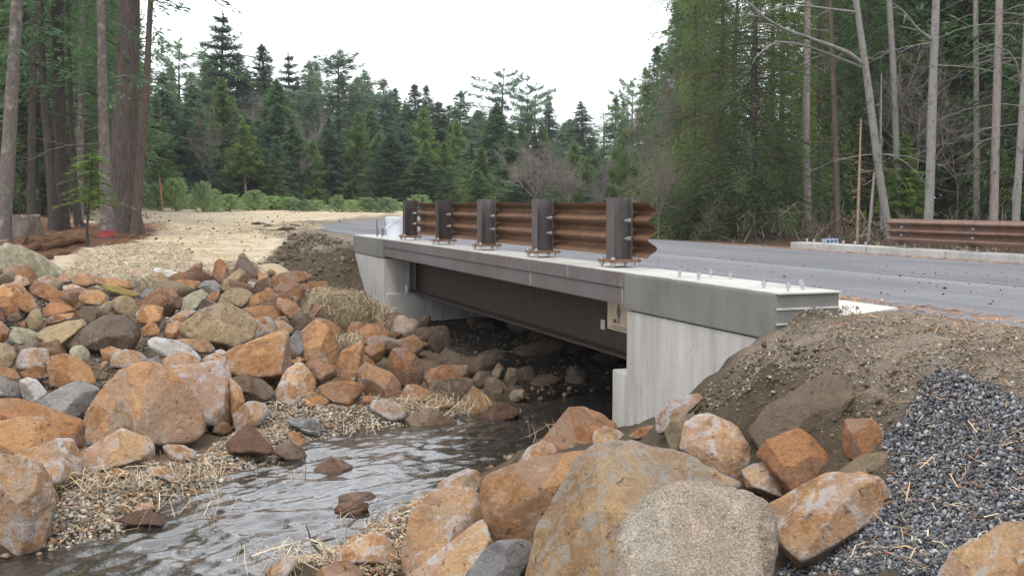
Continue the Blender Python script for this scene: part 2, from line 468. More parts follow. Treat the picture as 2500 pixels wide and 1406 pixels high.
# ------------------------------------------------------------------ terrain height
def gpt(px, py, d):                      # ground point seen at a pixel, d metres below eye level
    a, f, z = ray(px, py)
    s = -d / z
    return (a * s, f * s, EYE - d)
CP = [gpt(*p) for p in [
    (200,1230,2.08),(350,1180,2.05),(60,1330,2.1),(450,1240,2.13),(560,1060,2.07),(700,1000,2.02),(850,1000,2.04),(1000,1010,2.05),(1150,1000,2.07),
    (300,1050,2.0),(100,1120,1.88),(20,1050,1.72),(150,950,1.68),(330,900,1.62),(500,900,1.64),(650,900,1.76),(800,900,1.86),(900,900,1.95),(1000,920,2.0),(1100,950,2.05),
    (50,800,1.36),(200,780,1.32),(400,760,1.32),(600,760,1.42),(750,790,1.6),(860,820,1.82),(50,700,1.07),(200,690,1.06),(400,680,1.1),(560,680,1.15),(700,700,1.3),
    (30,640,.8),(250,620,.86),(450,640,.95),(600,640,1.0),(680,640,.95),(640,600,.85),(750,590,.75),
    (400,580,.9),(600,560,.86),(800,540,.85),(500,535,.75),(900,525,.6),(650,515,.5),(20,590,.75),(150,555,.55),(305,560,.6),
    (1800,950,1.50),(1700,1010,1.68),(1620,1050,1.78),(2100,900,1.0),(1900,1050,1.32),(2100,1050,1.22),(2000,850,.92),(1960,780,.78),
    (2200,800,.78),(2400,850,.78),(2500,800,.76),(2300,900,.86),(2400,930,.95),(2300,1150,1.3),(2480,1100,1.12),(2200,1350,1.5),(1950,1400,1.72),(2490,1390,1.32),
    (1600,1250,1.62),(1700,1400,1.72),(1300,1150,1.9),(1400,1080,1.85),(1100,1300,2.02),(1150,1400,1.97),(1400,1400,1.82),(950,1330,2.11),(800,1390,2.1),
    (2050,1150,1.38),(1850,1200,1.52)]]
CP += [(-25,62,EYE-.15),(-12,75,EYE-.45),(0,80,EYE-.55),(-35,60,EYE-.1),(-20,110,EYE-.2),(0,130,EYE),(30,130,EYE),(-70,60,EYE+.5),(-70,140,EYE+1.5),(70,140,EYE),
       (-14,30,EYE-.35),(-25,30,EYE-.2),(0,0,.45),(1.5,2.5,.85),(3,3,1.35),(4.5,1,1.42),(-1.5,3.2,.25),(-3.2,1,.2),(0,-6,.8),(8,-5,1.4),(-12,5,1.3),(-14,12,1.5),(-25,10,1.9),(-9,9.5,1.0),(-7.5,5,.7),
       (20,16,1.1),(12,21,1.1),(8,27,1.2),(30,16,1.0),(40,40,1.7),(25,30,1.3),(12,42,1.5),(5,50,1.6),(10,80,1.9),(60,80,1.8),(-5,-30,1.0),(50,-20,1.4),(-60,0,2.2)]
for u, v, d in [(19.5,3.9,.80),(19.15,3.9,1.1),(18.6,3.9,1.57),(17.7,3.9,2.02),(20.5,3.9,.72),(19.6,2.6,.95),(18.2,2.6,1.5),(5.86,3.95,.99),(6.3,3.95,1.30),(6.88,3.95,1.58),(7.48,3.95,1.85),(8.1,3.9,2.0),(5.0,3.4,.80),
                (14,8,2.06),(16.6,6,1.98),(16.6,12,1.98),(12.5,7,2.05),(12.3,12,2.05),(8.7,6,2.05),(8.7,12,2.05),(17,16.5,1.4),(8,16.5,1.4),(22,3.0,.72),(26,3.5,.72),(31,4.2,.74)]:
    x, y, _ = UV(u, v, 0); CP.append((x, y, EYE - d))
CP = np.array(CP)
_n = len(CP)
_D = np.hypot(CP[:, None, 0] - CP[None, :, 0], CP[:, None, 1] - CP[None, :, 1]) + np.eye(_n) * -.03
_A = np.zeros((_n + 3, _n + 3)); _A[:_n, :_n] = -_D; _A[:_n, _n] = 1; _A[:_n, _n+1:] = CP[:, :2]; _A[_n, :_n] = 1; _A[_n+1:, :_n] = CP[:, :2].T
_W = np.linalg.solve(_A, np.r_[CP[:, 2], 0, 0, 0])

STREAM = np.array([(16.0,18.5,.7),(11.4,15.4,.65),(5.83,13.1,1.25),(1.17,11.2,.75),(-.28,9.9,.72),(-.97,9.19,1.0),(-1.15,8.75,.95),(-1.5,7.85,.84),(-1.87,6.85,.74),(-2.2,6.2,.7),(-3.3,4.6,.9),(-5.5,2.4,1.0),(-9,0,1.1)])
def stream_t(x, y):                      # distance from the stream's middle in half widths, and the half width
    best = np.full(len(x), 1e9); hw = np.ones(len(x))
    for i in range(len(STREAM) - 1):
        ax, ay, aw = STREAM[i]; bx, by, bw = STREAM[i + 1]
        dx, dy = bx - ax, by - ay
        t = np.clip(((x - ax) * dx + (y - ay) * dy) / (dx * dx + dy * dy), 0, 1)
        d = np.hypot(x - ax - t * dx, y - ay - t * dy)
        m = d < best
        best = np.where(m, d, best); hw = np.where(m, aw + t * (bw - aw), hw)
    return best, hw

# road centre line: straight over the bridge, bending right beyond it
RC = []
for u in np.arange(-16, 27.01, 1.0): RC.append(UV(u, 9.95, 0)[:2])
_p = np.array(RC[-1]); _h = math.radians(20.2)
for i in range(90):
    if i < 26: _h -= math.radians(36) / 26
    _p = _p + np.array([-math.sin(_h), math.cos(_h)]); RC.append(tuple(_p))
RC = np.array(RC)
RT = np.gradient(RC, axis=0); RT /= np.linalg.norm(RT, axis=1)[:, None]; RN = np.c_[RT[:, 1], -RT[:, 0]]   # RN points right (away from camera side)
def road_z(t):                           # t: offset right of the centre line
    return 1.45 - .03 * (t + 5.45)
def road_off(x, y):
    d = np.full(len(x), 1e9); off = np.zeros(len(x))
    for s in range(0, len(x), 20000):
        e = slice(s, s + 20000)
        q = (x[e, None] - RC[None, :, 0]) ** 2 + (y[e, None] - RC[None, :, 1]) ** 2
        j = q.argmin(1)
        off[e] = (x[e] - RC[j, 0]) * RN[j, 0] + (y[e] - RC[j, 1]) * RN[j, 1]
    return off
def hbase(x, y):
    out = np.zeros(len(x))
    for s in range(0, len(x), 20000):
        e = slice(s, s + 20000)
        out[e] = -np.hypot(x[e, None] - CP[None, :, 0], y[e, None] - CP[None, :, 1]) @ _W[:_n] + _W[_n] + _W[_n+1] * x[e] + _W[_n+2] * y[e]
    return out
def hfun(x, y, noise=True):
    x = np.atleast_1d(np.asarray(x, float)); y = np.atleast_1d(np.asarray(y, float))
    z = hbase(x, y)
    u, v = toUV(x, y)
    far = np.hypot(x, y)
    z = np.where(far > 220, 3.0, z)
    if noise:
        z = z + .05 * fbm(np.c_[x, y] * 1.3, 4) + .10 * fbm(np.c_[x, y] * .35 + 40, 3) * sstep(far, 12, 40)
        z = z + .022 * fbm(np.c_[x, y] * 6.5, 3) * (far < 24)
    d, hw = stream_t(x, y)
    bed = -.13 + .12 * np.minimum(d / hw, 1.6) ** 2 + (.03 * fbm(np.c_[x, y] * 3.0, 3) if noise else 0)
    t = sstep(d - hw, -.05, .55)
    z = np.maximum(z, np.where(d < hw + 2.5, .03, -9))
    z = bed * (1 - t) + z * t
    off = road_off(x, y)
    rz = road_z(np.clip(off, -5.4, 5.4)) - .09 + .094 * sstep(-off, 4.60, 4.74) + .07 * sstep(off, 4.6, 4.8)
    edge = np.maximum(np.abs(off) - 5.1, 0)
    opening = (u > 7.75) & (u < 17.35) & (v > 3.2) & (v < 16.2)
    tb = sstep(edge, .05, 2.2)
    zr = rz * (1 - tb) + z * tb
    wing = (u > 5.83) & (u < 19.6)
    zr = np.where(wing & (off < 0), np.where(v > 4.2, rz, z), zr)
    zo = np.where(v > 4.3, np.minimum(z, np.where(u < 12.6, .06, .24)), z)
    return np.where(opening, zo, zr)
def h1(x, y): return float(hfun([x], [y])[0])

def hit(px, py, far=160.0):              # where the line of sight through a pixel meets the ground
    a, f, z = ray(px, py); q = np.array([a, f, z]); q /= np.linalg.norm(q)
    t = np.geomspace(2.0, far, 500)
    p = t[:, None] * q; zz = EYE + p[:, 2] - hfun(p[:, 0], p[:, 1], False)
    j = np.argmax(zz < 0)
    if not (zz < 0).any(): j = 499
    lo, hi = t[max(j - 1, 0)], t[j]
    for _ in range(14):
        mid = (lo + hi) / 2; p = mid * q
        if EYE + p[2] - hfun([p[0]], [p[1]], False)[0] < 0: hi = mid
        else: lo = mid
    p = hi * q
    return np.array([p[0], p[1], EYE + p[2]])

# ------------------------------------------------------------------ ground sheets, split by what covers them
def axis(fine0, fine1, step, lo, hi, g=1.10):
    a = list(np.arange(fine0, fine1, step)); s = step; x = a[-1]
    while x < hi: s = min(s * g, 12); x += s; a.append(x)
    s = step; x = a[0]; b = []
    while x > lo: s = min(s * g, 12); x -= s; b.append(x)
    return np.array(b[::-1] + a)
gx = axis(-8.5, 4.2, .075, -420, 420); gy = axis(2.6, 21, .075, -60, 700)
X, Y = np.meshgrid(gx, gy); xf, yf = X.ravel(), Y.ravel()
Z = hfun(xf, yf)
uu, vv = toUV(xf, yf); off = road_off(xf, yf); far = np.hypot(xf, yf)
sd_, shw = stream_t(xf, yf)
def wpoly(pts): return [tuple(hit(*p)[:2]) for p in pts]
ROCKBED = wpoly([(2,655),(150,665),(300,690),(420,668),(520,655),(640,660),(720,690),(800,700)]) + [UV(17.6,3.9,0)[:2], UV(17.3,4,0)[:2], UV(17.3,16,0)[:2], UV(8,16,0)[:2], UV(8,4.1,0)[:2], (1.2,7.2), (1.9,5.0), (1.0,3.0), (-3,2), (-12,2), (-12,14.5)]
DUFF = wpoly([(2,605),(100,640),(200,605),(330,592),(450,566),(400,548),(330,546),(200,548),(140,530),(2,522)]) + [(-22,30),(-22,16)]
jit = .22 * fbm(np.c_[xf, yf] * 2.2, 3)
xj, yj = xf + jit, yf + jit * .7
zone = np.zeros(len(xf), int)                                   # 0 field
zone[(off > 5.35) | (far > 125) | (xf > 30)] = 4                      # forest floor
zone[(xf < -24) & (yf < 60) | (yf < -2)] = 4
soil = ((uu > 17.4) & (uu < 21.5) & (vv > 1.9 + .5 * (uu - 18.4) + jit) & (vv < 5)) | ((vv - .25 * (uu - 4) > 2.0 + jit) & (uu < 8.2) & (uu > 2) & (vv < 5))
soil |= (xf > .6) & (yf < 8.5) & (uu < 8)
zone[inside(DUFF, xj, yj)] = 5
zone[inside(ROCKBED, xj, yj)] = 3
zone[soil] = 1
zone[(np.abs(off) < 5.6) | ((off < 0) & (off > -6.9) & (uu > 19.6)) | ((off < 0) & (off > -6.35 + jit) & (uu < 5.83))] = 2
zone[(uu > 7.75) & (uu < 17.35) & (vv > 3.4) & (vv < 16.2)] = 3
zone[(sd_ < shw + .15) & (zone != 2)] = 3
def soil_lump(x, y): return (.10 * fbm(np.c_[x, y] * 3.1 + 7, 4) + .06 * np.abs(fbm(np.c_[x, y] * 6 + 9, 3)) + .035 * fbm(np.c_[x, y] * 9 + 3, 3)) * ~inside(PILE, x, y)
PILE = wpoly([(2290,905),(2350,925),(2420,945),(2520,990),(2620,1100),(2600,1400),(2400,1420),(1900,1420),(1925,1385),(2050,1320),(2165,1230),(2175,1130),(2150,1085),(2200,1020)])
zone_deck_shade = (zone == 3) & (vv > 4.1)  # ground under the deck, tinted near-black as painted shade
TINT = np.array([(.78, .65, .465), (.10, .077, .053), (.245, .20, .155), (.155, .115, .08), (.07, .05, .034), (.15, .078, .045)])
tint = TINT[zone]
# soften the seams between covers
T3 = tint.reshape(*X.shape, 3).copy()
for _ in range(2):
    T3[1:-1, 1:-1] = (T3[1:-1, 1:-1] * 2 + T3[:-2, 1:-1] + T3[2:, 1:-1] + T3[1:-1, :-2] + T3[1:-1, 2:]) / 6
tint = np.where(zone_deck_shade[:, None], np.array([.042, .033, .026]), T3.reshape(-1, 3)); T3 = tint.reshape(*X.shape, 3)
T3 = np.where(inside(PILE, xf, yf)[:, None], np.array([.075, .076, .08]), T3.reshape(-1, 3)).reshape(*X.shape, 3)
dmp = sstep(shw + .6 - sd_, 0, .6)[:, None]
tint = T3.reshape(-1, 3) * (1 - .62 * dmp * (zone == 3)[:, None])
nx = len(gx)
ii, jj = np.meshgrid(np.arange(nx - 1), np.arange(len(gy) - 1))
q0 = (jj * nx + ii).ravel(); FQ = np.c_[q0, q0 + 1, q0 + nx + 1, q0 + nx]
zf = zone[FQ[:, 0]]
# no ground inside the abutments' concrete
Z = Z + soil_lump(xf, yf) * (zone == 1)
Z = Z - .11 * ((zone == 3) & (sd_ > shw + .5) & (vv < 4.0))
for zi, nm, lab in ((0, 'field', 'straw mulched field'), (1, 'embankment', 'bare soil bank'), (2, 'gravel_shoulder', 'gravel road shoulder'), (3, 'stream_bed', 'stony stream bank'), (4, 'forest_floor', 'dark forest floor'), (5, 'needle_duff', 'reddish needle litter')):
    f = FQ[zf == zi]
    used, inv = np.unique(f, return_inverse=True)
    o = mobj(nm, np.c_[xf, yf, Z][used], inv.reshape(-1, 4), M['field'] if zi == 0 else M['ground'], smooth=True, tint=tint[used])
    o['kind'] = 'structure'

# ------------------------------------------------------------------ water
wx = np.arange(-5.2, 3.0, .028); wy = np.arange(3.2, 12.8, .028)
WX, WY = np.meshgrid(wx, wy); a, b_ = WX.ravel(), WY.ravel()
d_, h_ = stream_t(a, b_)
# flow-aligned ripples
fx, fy = .64, .77
s_, c_ = a * fx + b_ * fy, -a * fy + b_ * fx
rdg = lambda q, o=2: 1 - 2.2 * np.abs(fbm(q, o))
calm = .45 + .55 * sstep(vnoise(np.c_[a * .9, b_ * .9] + 21), -.35, .35)
wz = (.020 * rdg(np.c_[s_ * 1.6, c_ * 4.2]) + .011 * rdg(np.c_[s_ * 4.5 + 3, c_ * 11], 2)) * calm + .003 * vnoise(np.c_[s_ * 14, c_ * 30])
wz += .012 * sstep(vnoise(np.c_[a * 1.4, b_ * 1.4] + 9), .1, .8) * vnoise(np.c_[a * 8, b_ * 8])
nx = len(wx); ii, jj = np.meshgrid(np.arange(nx - 1), np.arange(len(wy) - 1)); q0 = (jj * nx + ii).ravel()
fw = np.c_[q0, q0 + 1, q0 + nx + 1, q0 + nx]
fw = fw[(d_ < h_ + .35)[fw].all(1)]
used, inv = np.unique(fw, return_inverse=True)
m, n, b = mat('stream_water'); k = NB(n)
P = k.coord('Object')
b.inputs['Base Color'].default_value = (.16, .14, .11, 1); b.inputs['Roughness'].default_value = .04
b.inputs['IOR'].default_value = 1.9; b.inputs['Transmission Weight'].default_value = .82; b.inputs['Specular IOR Level'].default_value = .9
k.bump(k.noise(k.coord('Object', scale=(1, 1.3, 1)), 22, 3, .5, .5), .25, .012, b)
foam_glint = k.ramp(k.noise(k.coord('Object', scale=(1.3, .8, 1)), 11, 8, .82, 1.2), [(.56, 0), (.66, .5)])  # foam flecks, spread further to paint bright sky reflection on the ripples
k.l(k.mix(foam_glint, (.16, .14, .11), (.80, .82, .85)), b.inputs['Base Color'])
k.l(k.math('SUBTRACT', .82, k.math('MULTIPLY', foam_glint, .8)), b.inputs['Transmission Weight'])
k.l(k.math('ADD', .03, k.math('MULTIPLY', foam_glint, .4)), b.inputs['Roughness'])
M['water'] = m
o = mobj('stream_water', np.c_[a, b_, wz][used], inv.reshape(-1, 4), m, smooth=True)
o['kind'] = 'structure'

# ------------------------------------------------------------------ road
def strip(t0, t1, dz, i0, i1, nt=2):
    ts = np.linspace(t0, t1, nt); V = []
    for i in range(i0, i1):
        for t in ts:
            V.append((*(RC[i] + RN[i] * t), road_z(t) + dz))
    F = [(r * nt + c, r * nt + c + 1, (r + 1) * nt + c + 1, (r + 1) * nt + c) for r in range(i1 - i0 - 1) for c in range(nt - 1)]
    return V, F
V, F = strip(-4.72, 4.75, 0, 0, len(RC), 12)
road = mobj('road', V, F, M['asphalt']); road['kind'] = 'structure'
V, F = strip(-1.02, -.98, .004, 0, len(RC))
mobj('paving_seam', V, F, plain('dark_seam', (.03, .03, .034), .7), road)
# concrete approach slab at the near end of the bridge
P_ = Poly(); P_.extrude(None, [UV(5.76, 4.51, 1.3), UV(7.9, 4.51, 1.3), UV(7.9, 5.24, 1.3), UV(6.12, 5.24, 1.3)], [UV(5.76, 4.51, 1.452), UV(7.9, 4.51, 1.452), UV(7.9, 5.24, 1.446), UV(6.12, 5.24, 1.446)])
P_.build('concrete_apron', M['slabconc'], road)

# ------------------------------------------------------------------ bridge
br = thing('bridge', 'short concrete and weathered steel road bridge over the creek', 'bridge', UV(12.5, 9.5, 0))
DT = 1.60                                                     # curb top
def kid(o, parent):                                            # keep world placement under the empty
    o.parent = parent
    o.matrix_parent_inverse = Matrix.Translation(parent.location).inverted()
    return o
def stain_box(u0, u1, v0, v1, z0, z1): return Poly().ubox(u0, u1, v0, v1, z0, z1)
# abutments: wall, seat and cap
for a0, a1, s0, s1, lab in ((5.2, 7.72, 7.723, 8.32, 'right abutment wall'), (17.42, 20.0, 16.82, 17.417, 'far abutment wall')):
    p = Poly().ubox(a0 + (.68 if a0 < 10 else 0), a1 + (.30 if a0 < 10 else 0), 4.0, 4.45, -.6, 1.285)
    kid(p.build('abutment_wing', M['wall'], None, .012), br)
    if a0 < 10:
        kid(Poly().ubox(7.6, 8.046, 8.002, 15.3, -.6, 1.0).build('abutment_backwall', M['wall'], None, .01), br)
        kid(Poly().ubox(7.6, 8.046, 4.453, 8.0, -.6, 1.28).build('abutment_backwall', M['wall'], None, .01), br)
        kid(Poly().ubox(8.049, 8.36, 4.03, 15.3, -.6, .73).build('abutment_seat', M['wall'], None, .02), br)
    else:
        kid(Poly().ubox(17.3, 17.8, 8.002, 15.3, -.6, 1.0).build('abutment_backwall', M['wall'], None, .01), br)
        kid(Poly().ubox(17.3, 17.8, 4.453, 8.0, -.6, 1.28).build('abutment_backwall', M['wall'], None, .01), br)
        kid(Poly().ubox(16.99, 17.297, 4.04, 15.3, -.6, .70).build('abutment_seat', M['wall'], None, .02), br)
kid(Poly().ubox(17.085, 17.418, 4.0, 4.45, -.6, 1.285).build('abutment_wing', M['wall'], None, .01), br)
cap = Poly().ubox(5.83, 8.046, 3.985, 4.5, 1.297, DT).build('cap_block', M['cap'], None, .012)
kid(cap, br)
# formwork ledges on the end face of the cap
for zz in (1.505, 1.405):
    kid(Poly().ubox(5.818, 5.829, 4.0, 4.497, zz - .006, zz + .006).build('form_ridge', M['curb'], None), br)
kid(Poly().ubox(17.085, 19.5, 3.985, 4.5, 1.297, DT).build('cap_block', M['cap'], None, .012), br)
kid(Poly().ubox(5.80, 19.52, 4.0, 4.5, DT + .002, DT + .014).build('curb_top', M['curb'], None, .004), br)
# deck edge: two stacked channels
kid(Poly().ubox(8.05, 17.08, 4.0, 4.1, 1.478, DT).build('deck_fascia', M['fascia'], None, .006), br)
kid(Poly().ubox(8.05, 17.08, 4.012, 4.11, 1.325, 1.472).build('deck_fascia', M['fascia'], None, .006), br)
ds_ = lambda u, dz: [UV(u, v, road_z(v - 9.95) + dz) for v in (4.51, 14.9)]
P_ = Poly(); a_, c_ = ds_(8.05, -.14), ds_(8.05, -.03); P_.extrude(None, [a_[0], a_[1], c_[1], c_[0]], [ds_(17.08, -.14)[0], ds_(17.08, -.14)[1], ds_(17.08, -.03)[1], ds_(17.08, -.03)[0]])
kid(P_.build('deck_slab', M['girder'], None), br)
kid(Poly().ubox(8.05, 17.08, 4.112, 4.508, 1.33, 1.45).build('edge_slab', M['girder'], None), br)
for gv in (4.62, 7.2, 9.8, 12.4, 14.6):
    g = Poly(); zt_ = 1.33 if gv < 5 else road_z(gv - 9.95 + .15) - .14
    g.ubox(8.06, 17.28, gv - .012, gv + .012, .735, zt_ - .03).ubox(8.06, 17.28, gv - .15, gv + .15, .705, .733).ubox(8.06, 17.28, gv - .15, gv + .15, zt_ - .028, zt_ - .003)
    kid(g.build('girder', M['girder'], None), br)
kid(Poly().tube([UV(16.95, 4.36, .71), UV(16.95, 4.36, .83)], .03, 6).build('bearing_bolt', M['galv'], None), br)

def bolt(u, v, z, h, r, parent, nutted=True, mat_='galv', name='anchor_bolt'):
    p = Poly().tube([UV(u, v, z - .01), UV(u, v, z + h)], r, 8)
    if nutted:
        p.tube([UV(u, v, z + h * .45), UV(u, v, z + h * .8)], r * 1.6, 6)
    return kid(p.build(name, M[mat_], None), parent)
for (bu, bv) in ((7.35, 4.13), (7.05, 4.13), (7.32, 4.40), (7.03, 4.40), (6.17, 4.13), (5.96, 4.30), (6.12, 4.40), (5.90, 4.14)):
    bolt(bu, bv, DT + .014, .06 if (bu, bv) != (5.96, 4.30) else .05, .010, br)
for (bu, bv, hh) in ((19.05, 4.36, .15), (18.8, 4.4, .13), (18.25, 4.16, .30), (18.02, 4.2, .16)):
    bolt(bu, bv, DT + .014, hh, .012, br, False, 'wire', 'anchor_stud')

# plaque and label on the girder web, near the right abutment
pl = Poly().ubox(8.95, 9.66, 4.598, 4.604, .925, 1.30).build('bridge_plaque', M['sign'], None); kid(pl, br)
pl['label'] = 'beige maker plaque with slate drop emblem'
lg = [(9.40 - du, 1.12 + dz) for du, dz in ((-.012, .15), (.012, .15), (.012, .06), (.045, .0), (.03, -.04), (0, -.09), (-.03, -.04), (-.045, 0), (-.012, .06))]
P_ = Poly(); P_.extrude(None, [UV(q[0], 4.594, q[1]) for q in lg], [UV(q[0], 4.5995, q[1]) for q in lg]); e = P_.build('emblem', M['signlogo'], None)
e.parent = pl
def lettering(txt, u, v, z, size, mname, parent, name):
    c = bpy.data.curves.new(name, 'FONT'); c.body = txt; c.size = size; c.extrude = .001
    o = bpy.data.objects.new(name, c); COL.objects.link(o)
    ex, ez = Vector((BS, -BC, 0)), Vector((0, 0, 1))          # reads along -u on the face looking toward -v
    mtx = Matrix((ex, ez, ex.cross(ez))).transposed().to_4x4(); mtx.translation = Vector(UV(u, v, z))
    bpy.context.view_layer.update()
    me = bpy.data.meshes.new_from_object(o.evaluated_get(bpy.context.evaluated_depsgraph_get()))
    bpy.data.objects.remove(o, do_unlink=True)
    me.transform(mtx); me.materials.clear(); me.materials.append(M[mname])
    return link(bpy.data.objects.new(name, me), parent)
lettering('BIG R', 9.52, 4.595, 1.0, .06, 'signred', pl, 'lettering')
for zz, u0, u1 in ((.968, 9.05, 9.55), (.945, 9.05, 9.6)):
    Poly().ubox(u0, u1, 4.594, 4.5975, zz - .004, zz + .004).build('print_line', M['signlogo'], pl)
lb = Poly().ubox(9.73, 9.83, 4.60, 4.606, .90, 1.0).build('paper_label', M['whitelabel'], None); kid(lb, br)

# far curb
fz = road_z(4.75)
kid(Poly().ubox(5.2, 20.9, 14.70, 15.2, fz - .2, fz + .15).build('far_curb', M['curb'], None, .02), br)
for ju in (9.2, 11.6, 13.4, 15.9, 18.2):
    kid(Poly().ubox(ju - .008, ju + .008, 14.694, 14.70, fz - .05, fz + .14).build('curb_joint', M['cap'], None), br)
kid(Poly().ubox(5.2, 20.6, 15.0, 15.3, -.6, fz - .2).build('deck_fascia', M['fascia'], None), br)
for bu, bv in ((20.6, 14.95), (20.2, 14.85), (19.15, 14.85), (18.75, 14.85), (18.4, 14.85), (20.1, 15.05)):
    bolt(bu, bv, fz + .15, .09, .02, br)

# ------------------------------------------------------------------ guardrails
def thrie(zc):                                                  # offset toward traffic, height: three crests
    pr = []
    H2 = .25
    for i in range(49):
        t = i / 48; z = -H2 + t * 2 * H2
        ph = (t * 3.0) % 1.0
        pr.append((.047 * (1 - math.cos(2 * math.pi * t * 3.0)) , z))
    return pr
def guardrail(label, u0, u1, vpost, side, ztop, posts, rmat, pmats, group):
    """side +1: the rail sits on the far side of the posts (away from -v)"""
    g = thing('guardrail', label, 'guardrail', UV(posts[0], vpost, ztop), group)
    pr = thrie(0)
    v0 = vpost + side * .105; th = .006
    outl = [(v0 + side * p[0], ztop + .345 + p[1]) for p in pr]
    inn = [(v0 + side * (p[0] - th), ztop + .345 + p[1]) for p in pr][::-1]
    prof = outl + inn
    P_ = Poly(); P_.extrude(None, [UV(u0, a, z) for a, z in prof], [UV(u1, a, z) for a, z in prof])
    r = kid(P_.build('rail_beam', rmat, None, smooth=False), g)
    for pu in posts:
        # bolt heads on the rail face
        pass
    for i, pu in enumerate(posts):
        zb = ztop + .075
        P_ = Poly()
        P_.ubox(pu - .075, pu + .075, vpost - .10, vpost - .088, zb, ztop + .635)
        P_.ubox(pu - .075, pu + .075, vpost + .088, vpost + .10, zb, ztop + .635)
        P_.ubox(pu - .005, pu + .005, vpost - .088, vpost + .088, zb, ztop + .635)
        po = P_.build('post', pmats[min(i, len(pmats) - 1)], None, .002); kid(po, g)
        bp = Poly().ubox(pu - .15, pu + .15, vpost - .15, vpost + .15, ztop + .05, ztop + .074).build('base_plate', M['plate'], None, .003)
        bp.parent = po; 
        for du in (-.12, .12):
            for dv in (-.12, .12):
                q = Poly().tube([UV(pu + du, vpost + dv, ztop), UV(pu + du, vpost + dv, ztop + .098)], .012, 6)
                q.tube([UV(pu + du, vpost + dv, ztop + .022), UV(pu + du, vpost + dv, ztop + .05)], .024, 6)
                q.tube([UV(pu + du, vpost + dv, ztop + .074), UV(pu + du, vpost + dv, ztop + .094)], .022, 6)
                b2 = q.build('anchor_bolt', M['galv'], None); b2.parent = po
        for zz in (.262, .428):
            if side > 0:
                q = Poly().tube([UV(pu - .045, vpost + .03, ztop + zz), UV(pu - .045, vpost + .088, ztop + zz)], .012, 6)
                q.tube([UV(pu - .045, vpost + .065, ztop + zz), UV(pu - .045, vpost + .088, ztop + zz)], .022, 6)
            else:
                q = Poly().ubox(pu - .035, pu + .035, v0 - .012, v0 - .002, ztop + zz - .03, ztop + zz + .03)
            b3 = q.build('rail_bolt', M['galv'], None); b3.parent = po
    return g
near_posts = [8.73 + 1.905 * i for i in range(5)]
guardrail('rusted three-ridge guardrail on five steel posts along the near bridge edge', 8.36, 16.42, 4.27, 1, DT + .014, near_posts, M['rail'], [M['post'], M['post'], M['post'], M['rustpost'], M['rustpost']], 'guardrails on the bridge')
guardrail('rusted three-ridge guardrail across the road on the far curb', 6.2, 17.72, 15.0, -1, fz + .15, [17.35, 15.42, 13.5, 11.6, 9.7], M['farrail'], [M['rustpost']], 'guardrails on the bridge')

# ------------------------------------------------------------------ small things on the bridge
bk = UV(17.3, 4.245, 0)
bz = DT + .014
bt = thing('bucket', 'white plastic bucket with wire bail standing behind the leftmost post', 'bucket', (bk[0], bk[1], bz))
P_ = Poly(); P_.tube([(0, 0, 0), (0, 0, .30)], [.128, .145], 28)
for zz in (.275, .305, .335): P_.tube([(0, 0, zz), (0, 0, zz + .012)], .152, 28)
P_.tube([(0, 0, .302), (0, 0, .36)], .147, 28)
P_.build('pail', M['plastic'], bt, smooth=False)
arc = [(-.152 + .0 , -.02, .29), (-.165, -.09, .25), (-.15, -.135, .20), (-.115, -.15, .165), (-.05, -.155, .21), (.02, -.155, .26), (.1, -.12, .29)]
Poly().tube(arc, .003, 6).build('bail', M['wire'], bt)
Poly().tube([(-.14, -.14, .175), (-.09, -.155, .19)], .012, 8).build('grip', M['plastic'], bt)
bx = UV(19.75, 14.95, 0)
hw = thing('hardware_block', 'small pale blue metal spacer block lying on the far curb end', 'metal block', (bx[0], bx[1], fz + .15))
hw.rotation_euler = (0, 0, math.radians(20))
P_ = Poly(); P_.box((0, 0, .10), (.34, .16, .02)); P_.box((0, 0, .012), (.34, .16, .02))
for xx in (-.155, -.05, .05, .155): P_.box((xx, 0, .056), (.025, .15, .066))
P_.build('open_frame', M['blueplate'], hw, .003)
# ------------------------------------------------------------------ boulders of the riprap
ICO = {}
for lv in (1, 2, 3, 4, 5, 6):
    bm = bmesh.new(); bmesh.ops.create_icosphere(bm, subdivisions=lv, radius=1)
    bm.verts.ensure_lookup_table()
    ICO[lv] = (np.array([v.co[:] for v in bm.verts]), np.array([[v.index for v in f.verts] for f in bm.faces]))
    bm.free()
CROP = {'A': (0, 600, 4.686), 'B': (400, 600, 4.686), 'C': (0, 850, 4.686), 'D': (400, 850, 4.686), 'E': (780, 750, 4.018), 'F': (0, 1080, 4.3125), 'G': (640, 1060, 4.063), 'H': (1000, 950, 2.778), 'I': (1700, 700, 1.991)}
def hull(pts):
    pts = sorted(map(tuple, pts))
    def half(ps):
        h = []
        for p in ps:
            while len(h) > 1 and (h[-1][0]-h[-2][0])*(p[1]-h[-2][1]) - (h[-1][1]-h[-2][1])*(p[0]-h[-2][0]) <= 0: h.pop()
            h.append(p)
        return h[:-1]
    return np.array(half(pts) + half(pts[::-1]))
